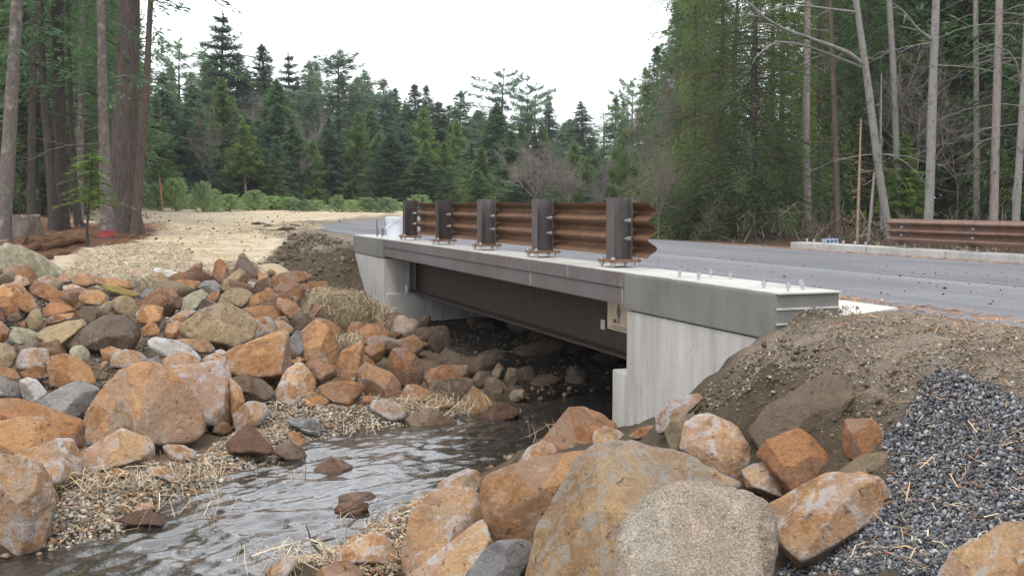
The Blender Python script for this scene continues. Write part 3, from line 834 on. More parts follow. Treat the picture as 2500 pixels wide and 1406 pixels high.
def rock_shape(planes, lv, size, rng, rough=1.0, sharp=64):
    """a convex chunk bounded by planes (n, c), rounded and roughened"""
    d, F = ICO[lv]
    N = np.array([p[0] for p in planes]); Cc = np.array([max(p[1], .02 * size) for p in planes])
    q = np.maximum(d @ N.T / Cc, 0)
    fv = np.r_[.5, rng.random(len(planes))][1:][q.argmax(1)]
    r = (q ** sharp).sum(1) ** (-1 / sharp)
    V = d * r[:, None]
    o = rng.random(3) * 100
    nz = V / size
    disp = .014 * fbm(nz * 26 + o, 2) + .020 * (.5 - np.abs(fbm(nz * 8 + o, 3))) + .03 * fbm(nz * 2.3 + o, 3) + .018 * (1 - 2 * np.abs(vnoise(nz * 4.5 + o * 2))) + .024 * fbm(nz * 11 + o, 3)
    # chips: shallow flat-bottomed scars
    chip = sstep(vnoise(nz * 3.1 + o * 3), .25, .45) * .035
    V = V * (1 + rough * (disp - chip))[:, None]
    return V, F, fv[:, None] * np.ones((1, 3))
def boulder(poly, mname, label, seed, depth_shift=0.0, thick=.5, group='boulders of the creek bank', cat='boulder', rough=1.0, name='boulder', sharp=64, bottom=.1, lift=.07, dz=None):
    rng = np.random.default_rng(seed)
    p = hull(np.array(poly, float))
    x0, y0 = p.min(0); x1, y1 = p.max(0)
    p[:, 1] += np.where(p[:, 1] > y1 - .35 * (y1 - y0), bottom * (y1 - y0), 0)
    c = p.mean(0); c = (c + (p.min(0) + p.max(0)) / 2) / 2
    g = hit(c[0], y1 - lift * (y1 - y0))
    D = np.linalg.norm(g[:2])
    D += .42 * thick * (.45 * (x1 - x0) + .55 * (y1 - y0)) * D / FPX + depth_shift
    a, f, z = ray(*c); q = np.array([a, f, z]); q = q / np.linalg.norm(q)
    Cn = np.array([0, 0, EYE]) + q * (D / np.hypot(q[0], q[1]))
    if dz is None: dz = .085 if mname == 'wet' else 0
    Cn[2] += dz
    dist = np.linalg.norm(Cn - [0, 0, EYE])
    r_ = np.cross(q, [0, 0, 1]); r_ /= np.linalg.norm(r_); up = np.cross(r_, q)
    ppm = dist / math.hypot(FPX, math.hypot(c[0] - CX, c[1] - CY))
    P = np.c_[(p[:, 0] - c[0]), -(p[:, 1] - c[1])] * ppm * 1.04
    w_, h_ = np.ptp(P[:, 0]), np.ptp(P[:, 1]); size = math.sqrt(w_ * h_)
    th = thick * (.45 * w_ + .55 * h_) * rng.uniform(.9, 1.1)
    planes = []
    n_ = len(P)
    for i in range(n_):
        e = P[(i + 1) % n_] - P[i]; L = np.hypot(*e)
        if L < .02 * size: continue
        n2 = np.array([e[1], -e[0]]) / L
        if n2 @ P[i] < 0: n2 = -n2
        cc = n2 @ P[i]
        top = n2[1]
        af = math.radians(rng.uniform(34, 62) if top > .35 else (rng.uniform(2, 16) if top < -.35 else rng.uniform(4, 30)))
        ab = math.radians(rng.uniform(2, 24))
        for an, sgn in ((af, -1), (ab, 1)):
            n3 = (n2[0] * r_ + n2[1] * up) * math.cos(an) + q * sgn * math.sin(an)
            planes.append((n3, cc * math.cos(an)))
    for sgn in (-1, 1):
        t = rng.uniform(-.5, .5, 2); n3 = q * sgn + r_ * t[0] + up * (t[1] + (.18 if sgn < 0 else 0)); n3 /= np.linalg.norm(n3)
        planes.append((n3, th))
    def cut(n3, lo, hi):                 # a broken face that leaves the outline alone
        n3 = np.asarray(n3) / np.linalg.norm(n3)
        s0 = (P[:, 0] * (n3 @ r_) + P[:, 1] * (n3 @ up)).max()
        planes.append((n3, max(s0, .05 * size) + th * abs(n3 @ q) * rng.uniform(lo, hi)))
    cut(up * rng.uniform(.6, .95) - q * rng.uniform(.5, .8) + r_ * rng.uniform(-.4, .4), .0, .22)
    cut(-r_ * rng.uniform(.4, .8) - q * rng.uniform(.6, .9) + up * rng.uniform(-.35, .4), .02, .38)
    cut(r_ * rng.uniform(.4, .8) - q * rng.uniform(.6, .9) + up * rng.uniform(-.35, .4), .02, .38)
    for _ in range(5):
        n3 = rng.normal(size=3); n3 /= np.linalg.norm(n3)
        if n3 @ q < -.3: cut(n3, .2, .6)
        elif n3 @ q > .5: cut(n3, .4, .8)
    pxs = (x1 - x0 + y1 - y0) / 2
    lv = 6 if pxs > 190 else 5 if pxs > 75 else 4
    V, F, fv = rock_shape(planes, lv, size, rng, rough, sharp)
    o = mobj(name, V, F, M[mname], smooth=True, tint=fv)
    o.location = Cn
    tag(o, label, cat, group)
    return o
RK = [
# far side: top rows of the left bank
('A',[(-60,120),(0,30),(110,-30),(250,10),(430,90),(560,170),(700,250),(690,320),(600,350),(430,380),(100,330),(-60,320)],'moss','long pale greenish boulder at the foot of the leftmost mottled trunk'),
('A',[(0,340),(150,270),(310,215),(370,270),(420,370),(380,450),(100,430),(0,400)],'rust','wedge of red rock leaning on the long pale greenish boulder'),
('A',[(-20,500),(60,440),(170,430),(260,470),(330,560),(420,690),(340,760),(230,740),(180,620),(0,590)],'ochre','brown rock with bluish crest below the red wedge'),
('A',[(100,380),(200,335),(300,370),(340,430),(240,470),(90,430)],'pale','pale capped rock tucked against the red wedge'),
('A',[(-40,600),(80,600),(170,630),(210,690),(200,770),(100,810),(0,790),(-40,700)],'rust','rounded red rock cut by the left picture edge'),
('A',[(360,480),(430,400),(560,440),(700,540),(800,620),(820,690),(700,680),(580,640),(430,560),(380,540)],'rust','long orange-red rock sloping right with dark hollow under it'),
('A',[(440,380),(540,345),(640,360),(720,430),(720,490),(650,500),(480,430)],'pale','grey and orange rock directly below the pale greenish boulder tip'),
('A',[(670,360),(730,310),(810,330),(840,390),(800,420),(700,420)],'pale','small pale rock just right of the greenish boulder tip'),
('A',[(830,400),(880,330),(1000,320),(1090,380),(1110,430),(980,470),(850,430)],'rust','red-brown block at the upper edge beside the straw slope'),
('A',[(1080,410),(1140,365),(1290,370),(1440,400),(1530,450),(1500,500),(1300,470),(1130,450)],'ochre','low orange rock behind the yellow slab'),
('A',[(1160,450),(1260,430),(1420,490),(1600,540),(1600,570),(1520,585),(1360,540),(1240,520)],'slab','thin yellow-green slab lying flat among rocks'),
('A',[(900,580),(990,500),(1130,510),(1220,570),(1230,640),(1130,690),(950,650)],'ochre','bright ochre wedge with striped top left of the yellow slab'),
('A',[(730,460),(830,440),(970,490),(920,560),(900,640),(800,640),(750,560)],'pale','pale lump left of the bright ochre wedge'),
('A',[(1280,640),(1340,580),(1430,560),(1520,600),(1570,690),(1600,760),(1560,830),(1440,800),(1320,740)],'tan','smooth khaki boulder below the yellow slab'),
('A',[(1150,700),(1210,640),(1290,630),(1300,740),(1390,790),(1250,800),(1160,780)],'tan','small khaki rock leaning on the smooth khaki boulder'),
('A',[(1610,560),(1680,490),(1760,500),(1810,580),(1800,660),(1720,690),(1640,640)],'grey','grey streaked rock right of the yellow slab'),
('A',[(1560,780),(1640,680),(1760,680),(1860,720),(1850,830),(1800,910),(1680,890),(1590,850)],'ochre','squarish orange block below the grey streaked rock'),
('A',[(1620,960),(1700,880),(1780,890),(1830,970),(1790,1020),(1640,1030)],'ochre','small orange rock under the squarish orange block'),
('A',[(870,760),(960,690),(1080,690),(1150,740),(1150,800),(1080,870),(970,920),(930,850)],'dark','grey-brown capped rock left of the khaki pair'),
('A',[(520,840),(640,780),(860,770),(880,800),(760,860),(600,890),(540,900)],'ochre','long low brown rock above the gravel-topped slab'),
('A',[(510,720),(580,640),(700,660),(800,700),(870,750),(700,770),(560,810),(510,790)],'rust','reddish rock under the hollow of the long sloping rock'),
('A',[(300,860),(340,760),(410,705),(470,730),(500,830),(490,920),(430,970),(330,940)],'tan','upright egg-shaped brown rock'),
('A',[(80,830),(140,770),(220,780),(245,830),(180,870),(110,865)],'dark','small dark rock left of the upright egg-shaped rock'),
('A',[(440,1000),(560,920),(780,860),(930,850),(970,920),(880,960),(760,1080),(620,1140),(480,1100)],'tan','khaki block with fine gravel caught on its flat top'),
('A',[(130,1000),(190,920),(310,950),(440,1010),(460,1080),(370,1120),(220,1110),(140,1070)],'moss','pale green-grey rock left of the gravel-topped block'),
('A',[(740,1100),(900,980),(1050,880),(1200,800),(1400,800),(1550,850),(1530,950),(1580,1040),(1500,1160),(1350,1170),(1180,1150),(1000,1150)],'dark','broad brown boulder with layered grey crest'),
('A',[(790,1190),(860,1130),(950,1130),(1030,1210),(1040,1290),(1000,1330),(880,1300),(800,1250)],'moss','smooth yellowish egg-like cobble below the broad brown boulder'),
('A',[(560,1320),(620,1260),(760,1235),(880,1280),(1010,1400),(1070,1530),(1050,1560),(870,1580),(700,1600),(590,1540),(600,1430)],'ochre','big round brown boulder below the smooth yellowish cobble'),
('A',[(-40,1120),(60,1110),(160,1170),(180,1260),(130,1360),(40,1390),(-40,1350)],'tan','round brown rock at the left edge beside the orange-faced lump'),
('A',[(190,1300),(270,1180),(400,1160),(520,1190),(550,1290),(560,1370),(430,1400),(250,1400),(200,1370)],'pale','lumpy rock with bright orange broken face'),
('A',[(-30,850),(30,870),(100,960),(80,1040),(30,1080),(-30,1080)],'rust','reddish rock at the left edge below the rounded red rock'),
('A',[(-30,700),(20,690),(70,790),(40,840),(-30,830)],'dark','dark rock wedged at the left edge'),
('A',[(220,880),(300,850),(310,930),(250,945)],'rust','small red rock beside the upright egg-shaped rock'),
('B',[(-160,1090),(-100,1040),(0,1050),(150,1080),(280,1150),(400,1260),(380,1340),(300,1240),(100,1250),(-20,1250),(-140,1160)],'white','long whitish-grey rock with streaked top'),
('A',[(1160,1180),(1280,1150),(1400,1200),(1350,1260),(1280,1300),(1180,1290)],'ochre','orange rock left of the white-topped block'),
('A',[(1270,1300),(1330,1210),(1450,1180),(1600,1220),(1680,1310),(1600,1360),(1400,1390),(1290,1370)],'pale','orange block with bluish white top behind the huge ochre boulder'),
('A',[(1690,1290),(1790,1270),(1880,1340),(1800,1370)],'grey','small flat grey rock below the long whitish rock'),
('A',[(1490,320),(1540,260),(1620,280),(1640,330),(1560,350)],'pale','small tan rock alone in the pale straw'),
('A',[(1710,380),(1780,300),(1870,310),(1950,410),(1930,460),(1820,430)],'tan','pinkish tan rock at the upper edge below the straw'),
('B',[(-120,270),(-80,240),(10,260),(120,310),(250,330),(325,370),(300,400),(180,370),(60,380),(-60,350)],'white','long white-grey stone with red underside on the upper edge'),
('A',[(1740,460),(1820,420),(1890,450),(1870,510),(1780,520)],'grey','small dark grey rock below the pinkish tan rock'),
('B',[(-55,540),(30,480),(100,500),(160,560),(140,590),(-20,580)],'rust','low red rock with straw beside it'),
('A',[(1820,610),(1900,570),(2050,580),(2150,620),(2100,680),(2030,720),(1900,690),(1830,660)],'dark','mauve-brown flat rock right of the grey streaked rock'),
('B',[(550,330),(590,180),(630,150),(700,180),(740,290),(740,360),(680,430),(600,390)],'rust','upright reddish stone standing against the straw field'),
('B',[(650,500),(680,400),(770,360),(870,250),(930,300),(930,400),(920,480),(780,480),(680,520)],'tan','pointed khaki stone in front of the upright reddish one'),
('B',[(870,230),(930,170),(1020,170),(1080,250),(1090,300),(1000,320),(930,280)],'pale','grey and red stone on the skyline right of the pointed khaki stone'),
('B',[(1180,290),(1220,262),(1280,290),(1250,335),(1190,330)],'ochre','small orange stone alone on the dark soil bank'),
('B',[(930,380),(1000,310),(1100,305),(1200,350),(1150,390),(1050,410),(950,400)],'ochre','low tan stone below the grey and red stone'),
('B',[(1240,360),(1380,300),(1560,290),(1680,320),(1690,380),(1580,430),(1420,390),(1350,430),(1270,520),(1240,450)],'rust','long red rock at the foot of the dark soil bank'),
('B',[(990,500),(1060,420),(1180,380),(1240,460),(1230,520),(1100,540)],'dark','dark brown stone left of the long red rock'),
('B',[(920,460),(980,410),(1050,420),(1040,470),(970,500)],'white','small white-topped stone beside the pointed khaki stone'),
('B',[(1250,510),(1330,420),(1430,390),(1560,440),(1590,520),(1560,620),(1500,640),(1300,570)],'rust','red block under the long red rock'),
('B',[(1580,460),(1680,410),(1860,410),(1880,470),(1760,520),(1620,530)],'rust','flat red rock just above the straw clump'),
('B',[(960,650),(1000,570),(1100,530),(1200,530),(1310,550),(1310,620),(1180,650),(1000,690)],'ochre','long curved tan rock with shaded underside'),
('B',[(620,640),(680,540),(790,480),(900,490),(1010,540),(960,640),(900,700),(830,690),(700,650)],'tan','round pocked tan boulder behind the big pitted one'),
('B',[(80,440),(170,385),(260,400),(420,410),(330,520),(240,560),(160,500)],'ochre','yellowish low rock near the upper edge'),
('B',[(380,470),(470,400),(580,400),(650,460),(640,520),(520,560),(420,540)],'grey','bluish grey topped rock near the upper edge'),
('B',[(170,740),(230,600),(330,530),(440,500),(520,560),(440,620),(360,720),(250,760)],'moss','greenish tilted slab left of the pocked tan boulder'),
('B',[(490,590),(560,530),(640,530),(640,600),(590,640)],'rust','small mauve stone left of the pocked tan boulder'),
('B',[(370,700),(430,630),(520,610),(600,660),(480,720),(400,730)],'ochre','orange-tan stone above the big pitted boulder'),
('B',[(210,940),(260,850),(400,740),(560,680),(680,640),(790,680),(880,740),(990,800),(1050,930),(1000,1020),(850,1110),(740,1170),(650,1140),(500,1030),(360,1040),(260,1000)],'tan','big tan boulder with pitted face in the middle of the bank'),
('B',[(-10,890),(60,830),(200,750),(380,740),(300,810),(200,880),(100,900)],'pale','pinkish rock at the left shoulder of the big pitted boulder'),
('B',[(0,1000),(40,900),(150,860),(210,880),(200,960),(140,1040),(40,1050)],'ochre','ochre rock left of the big pitted boulder'),
('B',[(890,720),(1060,680),(1250,690),(1300,740),(1460,770),(1430,840),(1280,860),(1150,830),(1000,790)],'rust','flat red slab with pebbles on it'),
('B',[(1010,800),(1150,830),(1180,890),(1150,1010),(1060,1040),(1030,1010),(1050,930)],'rust','red-brown face just right of the big pitted boulder'),
('B',[(1160,900),(1280,860),(1370,860),(1490,950),(1440,1000),(1300,1000),(1200,1010),(1150,960)],'ochre','orange pitted rock above the big brown wedge'),
('B',[(1300,690),(1310,590),(1400,600),(1500,640),(1490,690),(1590,760),(1620,850),(1600,950),(1480,850),(1380,740)],'rust','tall dark red rock left of the straw clump'),
('B',[(1610,860),(1680,780),(1730,680),(1830,690),(1760,790),(1680,880)],'rust','narrow red rock half under the straw clump'),
('B',[(720,1200),(860,1140),(1100,1060),(1330,980),(1410,990),(1430,1100),(1440,1330),(1400,1450),(1300,1500),(1100,1510),(900,1480),(760,1400),(710,1290)],'ochre','big brown wedge-shaped boulder with flat sloping top'),
('B',[(1430,1080),(1500,980),(1580,975),(1700,1040),(1640,1160),(1530,1240),(1440,1200)],'grey','dark grey rock right of the brown wedge-shaped boulder'),
('B',[(1590,970),(1660,900),(1750,850),(1850,890),(1930,980),(1990,1120),(1990,1280),(1930,1330),(1800,1320),(1590,1260),(1640,1150),(1700,1040)],'ochre','tall orange-topped boulder below the straw clump'),
('B',[(120,1070),(250,1050),(480,1070),(590,1180),(520,1220),(400,1220),(300,1150)],'ochre','yellow ochre rock shaded under the big pitted boulder'),
('B',[(0,1290),(100,1240),(180,1210),(330,1250),(400,1320),(390,1380),(200,1400),(20,1390)],'ochre','orange pitted rock behind the square orange boulder'),
('B',[(440,1290),(530,1240),(620,1210),(710,1290),(700,1360),(560,1330),(470,1350)],'pale','grey-orange stone left of the brown wedge'),
('B',[(580,1200),(660,1180),(720,1220),(700,1260),(620,1230)],'white','small grey-white stone at the tip of the brown wedge'),
('B',[(1440,1290),(1540,1270),(1610,1300),(1560,1340),(1450,1340)],'ochre','small orange stone under the dark grey rock'),
# front rows of the left bank
('D',[(-10,210),(150,200),(420,195),(600,150),(680,180),(760,280),(770,360),(760,560),(770,700),(740,860),(600,880),(440,890),(330,850),(260,760),(210,600),(200,450),(120,320)],'pale','large square-fronted orange boulder with white scars'),
('D',[(760,330),(830,390),(890,470),(920,600),(890,700),(790,730),(760,800),(750,560)],'ochre','thin orange slab against the right side of the square boulder'),
('C',[(950,920),(970,810),(1060,650),(1190,500),(1260,370),(1400,230),(1600,170),(1750,170),(1870,210),(1968,310),(2100,420),(2180,560),(2190,640),(2260,730),(2300,870),(2230,970),(2080,1040),(1900,1060),(1750,1050),(1350,1050),(1080,1090),(1000,1040)],'ochre','huge rounded ochre boulder with a dark notch beside the stream'),
('C',[(1220,980),(1280,850),(1310,720),(1340,580),(1400,600),(1500,790),(1520,940),(1400,1000)],'greyochre','pointed mottled rock in front of the huge ochre boulder'),
('C',[(870,1330),(920,1200),(1000,1130),(1180,1050),(1290,980),(1400,920),(1520,970),(1680,1040),(1740,1150),(1720,1240),(1500,1290),(1250,1330),(1100,1380),(960,1410)],'pale','grey-backed orange rock at the foot of the huge ochre boulder'),
('C',[(450,620),(520,540),(640,490),(800,400),(880,375),(1000,420),(1110,480),(1090,580),(1000,680),(870,750),(830,800),(650,730),(540,700)],'grey','jagged dark grey rock with yellow patches'),
('C',[(-60,560),(150,545),(300,580),(450,650),(520,730),(760,800),(880,840),(930,890),(900,1010),(900,1120),(840,1120),(650,1000),(500,860),(200,780),(-60,820)],'rust','red slab covered with fallen pine needles'),
('C',[(-60,830),(200,780),(480,800),(560,900),(660,1010),(680,1050),(500,1080),(300,1180),(90,1190),(-60,1130)],'ochre','orange cracked boulder below the needle-covered slab'),
('C',[(150,1200),(400,1130),(680,1040),(820,1060),(860,1150),(900,1250),(910,1420),(700,1520),(560,1500),(500,1350),(300,1260)],'pale','pinkish tan block with pebbles on its flat top'),
('F',[(-60,60),(60,110),(250,170),(430,240),(490,340),(500,450),(560,560),(580,630),(480,700),(450,850),(430,1000),(250,1040),(100,1090),(-60,1090)],'pale','large orange and white mottled boulder in the lower left corner'),
('C',[(-60,270),(60,330),(200,400),(280,520),(250,550),(100,545),(-60,530)],'grey','smooth bluish grey rock at the left edge'),
('C',[(240,360),(330,330),(430,370),(520,500),(500,560),(450,620),(330,600),(280,540)],'white','pale grey rock between the bluish and the jagged grey rocks'),
('C',[(-60,210),(80,210),(170,260),(230,340),(150,370),(40,310),(-60,290)],'ochre','orange rock at the left edge above the smooth bluish rock'),
('C',[(250,270),(400,200),(560,210),(600,280),(560,330),(430,350),(290,330)],'rust','flat reddish rock under the lump with orange broken face'),
('C',[(1070,320),(1170,260),(1250,290),(1220,360),(1080,360)],'dark','small mauve rock right of the big round brown boulder'),
('C',[(1120,220),(1180,150),(1240,145),(1200,210),(1150,250)],'ochre','small orange rock above the small mauve rock'),
('D',[(790,330),(920,310),(1100,350),(1200,430),(1265,500),(1200,570),(1000,600),(920,590),(890,470),(830,390)],'dark','dark rounded rock in the shade below the brown wedge'),
('D',[(1290,470),(1350,330),(1420,240),(1520,175),(1600,180),(1680,280),(1730,370),(1720,520),(1640,570),(1540,560)],'pale','orange and grey pillar-like rock near the gravel bar'),
('D',[(1260,520),(1340,380),(1430,370),(1540,440),(1560,560),(1530,620),(1400,640),(1280,620)],'pale','mottled rock in front of the pillar-like rock'),
('D',[(1600,180),(1680,130),(1780,130),(1960,200),(1968,300),(1900,340),(1740,360),(1680,280)],'rust','red-brown block right of the pillar-like rock'),
('E',[(0,770),(90,740),(180,720),(240,740),(370,740),(440,790),(390,880),(310,970),(150,920),(30,870),(0,840)],'rust','red block at the back of the gravel bar'),
('D',[(1520,640),(1620,570),(1780,535),(1880,570),(1900,620),(1790,650),(1640,660)],'ochre','flat orange stone on the gravel bar'),
('D',[(800,740),(900,700),(960,610),(1050,610),(1150,640),(1190,720),(1160,800),(1090,860),(980,900),(830,920),(810,830)],'pale','white-speckled stone at the right foot of the square boulder'),
('D',[(1370,810),(1500,800),(1720,815),(1780,850),(1810,960),(1760,1010),(1600,960),(1480,890)],'grey','flat grey slab half buried in the gravel bar'),
('D',[(730,1180),(800,1110),(880,1050),(960,970),(1010,990),(1100,1110),(1240,1240),(1230,1300),(1100,1300),(960,1300),(760,1280)],'wet','orange pyramid-shaped stone at the water edge'),
('D',[(1420,980),(1500,950),(1600,1040),(1620,1090),(1540,1130),(1430,1060)],'ochre','orange stone below the flat grey slab'),
('D',[(1240,1290),(1300,1230),(1380,1180),(1480,1190),(1580,1250),(1640,1330),(1600,1380),(1400,1370)],'wet','brown stone standing in the stream draped with straw'),
('D',[(0,1110),(60,1090),(230,1110),(370,1200),(350,1260),(200,1290),(60,1240)],'pale','low pinkish stone left of the pyramid-shaped stone'),
# toward and under the bridge
('E',[(160,560),(220,430),(330,370),(410,330),(440,420),(430,520),(370,600),(350,700),(290,720),(200,680)],'ochre','tall orange block with grey corner near the abutment'),
('E',[(380,600),(470,540),(600,600),(720,660),(790,750),(790,840),(740,910),(620,880),(470,840),(440,770),(380,700)],'rust','big brown block right of the tall orange block'),
('E',[(360,300),(400,200),(580,140),(640,190),(695,280),(660,330),(560,350),(440,370),(370,340)],'rust','rust-brown rock touching the abutment corner'),
('E',[(440,390),(560,345),(640,340),(650,430),(600,500),(520,540),(450,450)],'rust','brown rock with hanging straw under the corner rock'),
('E',[(270,220),(310,150),(400,140),(460,180),(390,250),(360,320),(290,290)],'rust','small red rock below the straw clump'),
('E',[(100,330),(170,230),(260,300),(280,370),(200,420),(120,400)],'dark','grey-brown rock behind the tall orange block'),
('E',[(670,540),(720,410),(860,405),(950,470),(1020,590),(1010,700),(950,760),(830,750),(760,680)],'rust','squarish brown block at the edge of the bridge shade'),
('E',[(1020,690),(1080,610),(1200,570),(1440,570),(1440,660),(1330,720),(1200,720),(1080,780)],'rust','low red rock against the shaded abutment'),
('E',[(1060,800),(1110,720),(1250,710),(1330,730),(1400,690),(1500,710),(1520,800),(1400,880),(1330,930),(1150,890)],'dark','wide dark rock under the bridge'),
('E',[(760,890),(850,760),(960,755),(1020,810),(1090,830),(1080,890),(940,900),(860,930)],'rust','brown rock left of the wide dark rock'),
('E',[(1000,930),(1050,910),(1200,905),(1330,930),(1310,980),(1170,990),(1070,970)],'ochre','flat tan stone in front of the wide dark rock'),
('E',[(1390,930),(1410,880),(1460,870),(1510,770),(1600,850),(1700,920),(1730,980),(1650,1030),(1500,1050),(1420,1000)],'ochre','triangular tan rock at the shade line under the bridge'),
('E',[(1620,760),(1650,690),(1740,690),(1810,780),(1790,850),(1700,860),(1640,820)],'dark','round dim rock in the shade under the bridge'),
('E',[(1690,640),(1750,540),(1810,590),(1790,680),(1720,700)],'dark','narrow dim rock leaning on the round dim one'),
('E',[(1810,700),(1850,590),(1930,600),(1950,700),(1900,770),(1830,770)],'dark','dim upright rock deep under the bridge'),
('E',[(490,960),(530,900),(640,905),(720,960),(850,1000),(850,1060),(720,1100),(600,1050),(510,1010)],'pale','grey-pink stone with straw at the upstream end of the bar'),
('E',[(840,1100),(950,1020),(1080,990),(1180,1030),(1330,1100),(1380,1180),(1150,1220),(950,1200)],'dark','low rock draped with straw at the water edge'),
('E',[(1530,1170),(1640,1080),(1730,1000),(1830,1020),(1960,1090),(1900,1150),(1700,1210),(1560,1210)],'wet','wet brown rock in the shaded water'),
('E',[(1290,1250),(1400,1225),(1600,1240),(1640,1290),(1500,1310),(1330,1290)],'wet','flat red stone barely above the shaded water'),
('E',[(420,900),(470,860),(540,880),(490,980),(430,950)],'rust','small red stone beside the red block'),
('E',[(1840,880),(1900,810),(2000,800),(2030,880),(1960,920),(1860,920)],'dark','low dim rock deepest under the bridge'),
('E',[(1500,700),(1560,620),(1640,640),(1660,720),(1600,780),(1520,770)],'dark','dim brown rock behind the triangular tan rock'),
# in the stream
('G',[(470,470),(560,400),(690,335),(800,370),(900,430),(780,500),(620,540),(510,530)],'wet','reddish stone breaking the middle of the stream'),
('G',[(755,720),(850,690),(980,680),(1080,690),(1130,740),(1050,800),(900,780),(780,760)],'wet','dark red stone near the right bank of the stream'),
('G',[(710,860),(770,790),(900,770),(1060,800),(1060,860),(960,910),(820,900)],'wet','grey stone just below the dark red stone in the water'),
('F',[(1230,920),(1400,850),(1550,830),(1640,880),(1740,960),(1730,1000),(1600,1010),(1400,980)],'wet','red and grey stone at the left edge of the water'),
('F',[(1020,350),(1100,310),(1200,275),(1330,300),(1390,340),(1250,370),(1100,390)],'ochre','orange stone in the straw of the left gravel bar'),
('F',[(1520,300),(1600,245),(1700,250),(1850,330),(1920,430),(1850,440),(1700,360)],'pale','pale pink stone on the left gravel bar'),
('F',[(1940,560),(1990,500),(2100,480),(2200,580),(2130,610),(2000,600)],'rust','small orange stone at the tip of the left gravel bar'),
('F',[(1390,690),(1470,640),(1600,630),(1620,700),(1550,760),(1430,760)],'pale','low stone sunk in pebbles of the left bar'),
('F',[(1170,750),(1210,720),(1250,740),(1230,780),(1180,780)],'dark','tiny black pebble on the left gravel bar'),
# right bank
('G',[(1720,540),(1760,470),(1900,390),(2040,340),(2140,370),(2180,430),(2150,540),(2000,550),(1800,540)],'pale','small orange and white rock at the right water edge'),
('G',[(1380,1070),(1420,960),(1460,830),(1560,680),(1700,560),(1850,520),(2050,540),(2120,600),(2180,800),(2200,850),(1900,1060),(1700,1200),(1500,1300),(1420,1270)],'pale','round orange boulder veined with white beside the stream'),
('G',[(1320,1420),(1500,1320),(1720,1190),(2000,990),(2130,880),(2200,850),(2240,1000),(2280,1110),(2180,1280),(2000,1380),(1900,1480),(1400,1500)],'pale','long orange rock sloping under the white-veined boulder'),
('G',[(710,1220),(800,1110),(950,1040),(1060,980),(1200,1000),(1290,1120),(1380,1260),(1300,1290),(900,1250)],'pale','low orange stone with pale quartz line in the right gravel'),
('G',[(480,1420),(600,1310),(740,1260),(860,1260),(980,1360),(1010,1440),(700,1480)],'ochre','orange stone cut by the bottom edge left of the long orange rock'),
('G',[(80,1380),(120,1270),(230,1210),(340,1220),(360,1300),(260,1390),(120,1430)],'pale','orange stone under a wisp of straw at the bottom water edge'),
('H',[(455,720),(470,620),(560,560),(700,500),(950,440),(1120,410),(1200,420),(1250,400),(1300,600),(1200,800),(1000,1000),(850,1020),(700,1030),(550,1050),(510,930)],'ochre','huge smooth ochre boulder with dark drip stains'),
('H',[(800,1250),(830,1080),(900,900),(1000,740),(1090,620),(1150,470),(1260,380),(1480,355),(1640,380),(1820,430),(2000,500),(2230,620),(2230,640),(1900,800),(1700,1000),(1450,1300),(1200,1380),(800,1380)],'greyochre','giant tan and grey boulder in the centre of the right bank'),
('H',[(1400,1180),(1410,1050),(1450,900),(1560,800),(1700,680),(1870,635),(2050,630),(2240,660),(2400,740),(2460,830),(2500,950),(2480,1080),(2430,1250),(2380,1400),(1420,1400)],'granite','large pale speckled granite boulder'),
('H',[(890,330),(1000,220),(1080,130),(1180,120),(1300,170),(1390,230),(1400,270),(1250,330),(1230,380),(1100,410),(950,390)],'rust','orange peaked boulder against the dark bridge opening'),
('H',[(1240,330),(1260,280),(1330,250),(1420,280),(1480,330),(1480,370),(1260,390)],'pale','pale orange rock behind the crest of the giant boulder'),
('H',[(740,480),(800,400),(900,350),(1000,380),(1110,410),(980,440),(800,480)],'pale','low orange and grey rock below the peaked boulder'),
('H',[(370,1240),(480,1190),(520,1080),(600,1030),(740,1020),(830,1050),(830,1110),(800,1200),(720,1300),(380,1310)],'grey','smooth blue-grey rock between the ochre and giant boulders'),
('H',[(1840,410),(1870,240),(1950,185),(2040,170),(2220,250),(2310,410),(2320,500),(2230,580),(2060,540)],'pale','pale topped block in front of the soil slope'),
('H',[(1670,180),(1720,110),(1850,50),(1950,25),(1990,60),(1900,160),(1800,200),(1720,280),(1680,260)],'pale','pale rock half buried at the foot of the right abutment'),
('H',[(1730,290),(1770,220),(1870,170),(1960,170),(1870,250),(1840,400),(1770,400)],'soilrock','soil-dusted rock behind the pale topped block'),
('H',[(1480,310),(1560,260),(1660,240),(1680,290),(1610,330),(1520,330)],'rust','small reddish rock at the base of the right abutment'),
('I',[(220,900),(270,870),(370,845),(410,890),(470,990),(440,1020),(380,1010),(250,970)],'pale','mottled ochre rock right of the granite boulder'),
('I',[(300,830),(340,760),(490,690),(540,710),(580,790),(640,820),(640,890),(560,960),(510,1000),(470,990),(410,880),(340,850)],'rust','orange boulder with gravel behind it below the soil slope'),
('I',[(715,720),(730,650),(850,640),(900,690),(925,740),(870,800),(790,835),(730,810)],'rust','round brown rock overhanging the crushed stone'),
('I',[(370,1080),(470,1020),(620,920),(780,890),(880,920),(915,1000),(900,1080),(720,1210),(640,1270),(520,1330),(480,1240),(400,1200)],'pale','long orange and bluish white rock beside the crushed stone pile'),
('I',[(270,680),(350,590),(470,510),(610,420),(720,430),(750,520),(700,640),(600,690),(480,720),(330,760)],'soilrock','large rock plastered with brown soil on the right slope'),
('I',[(1180,1406),(1260,1310),(1400,1220),(1480,1150),(1540,1130),(1640,1170),(1700,1500),(1180,1500)],'pale','ochre boulder in the lower right corner'),
('I',[(640,930),(800,820),(960,780),(980,830),(880,890),(780,910)],'soilrock','grey-brown rock shelf emerging from the crushed stone'),
]
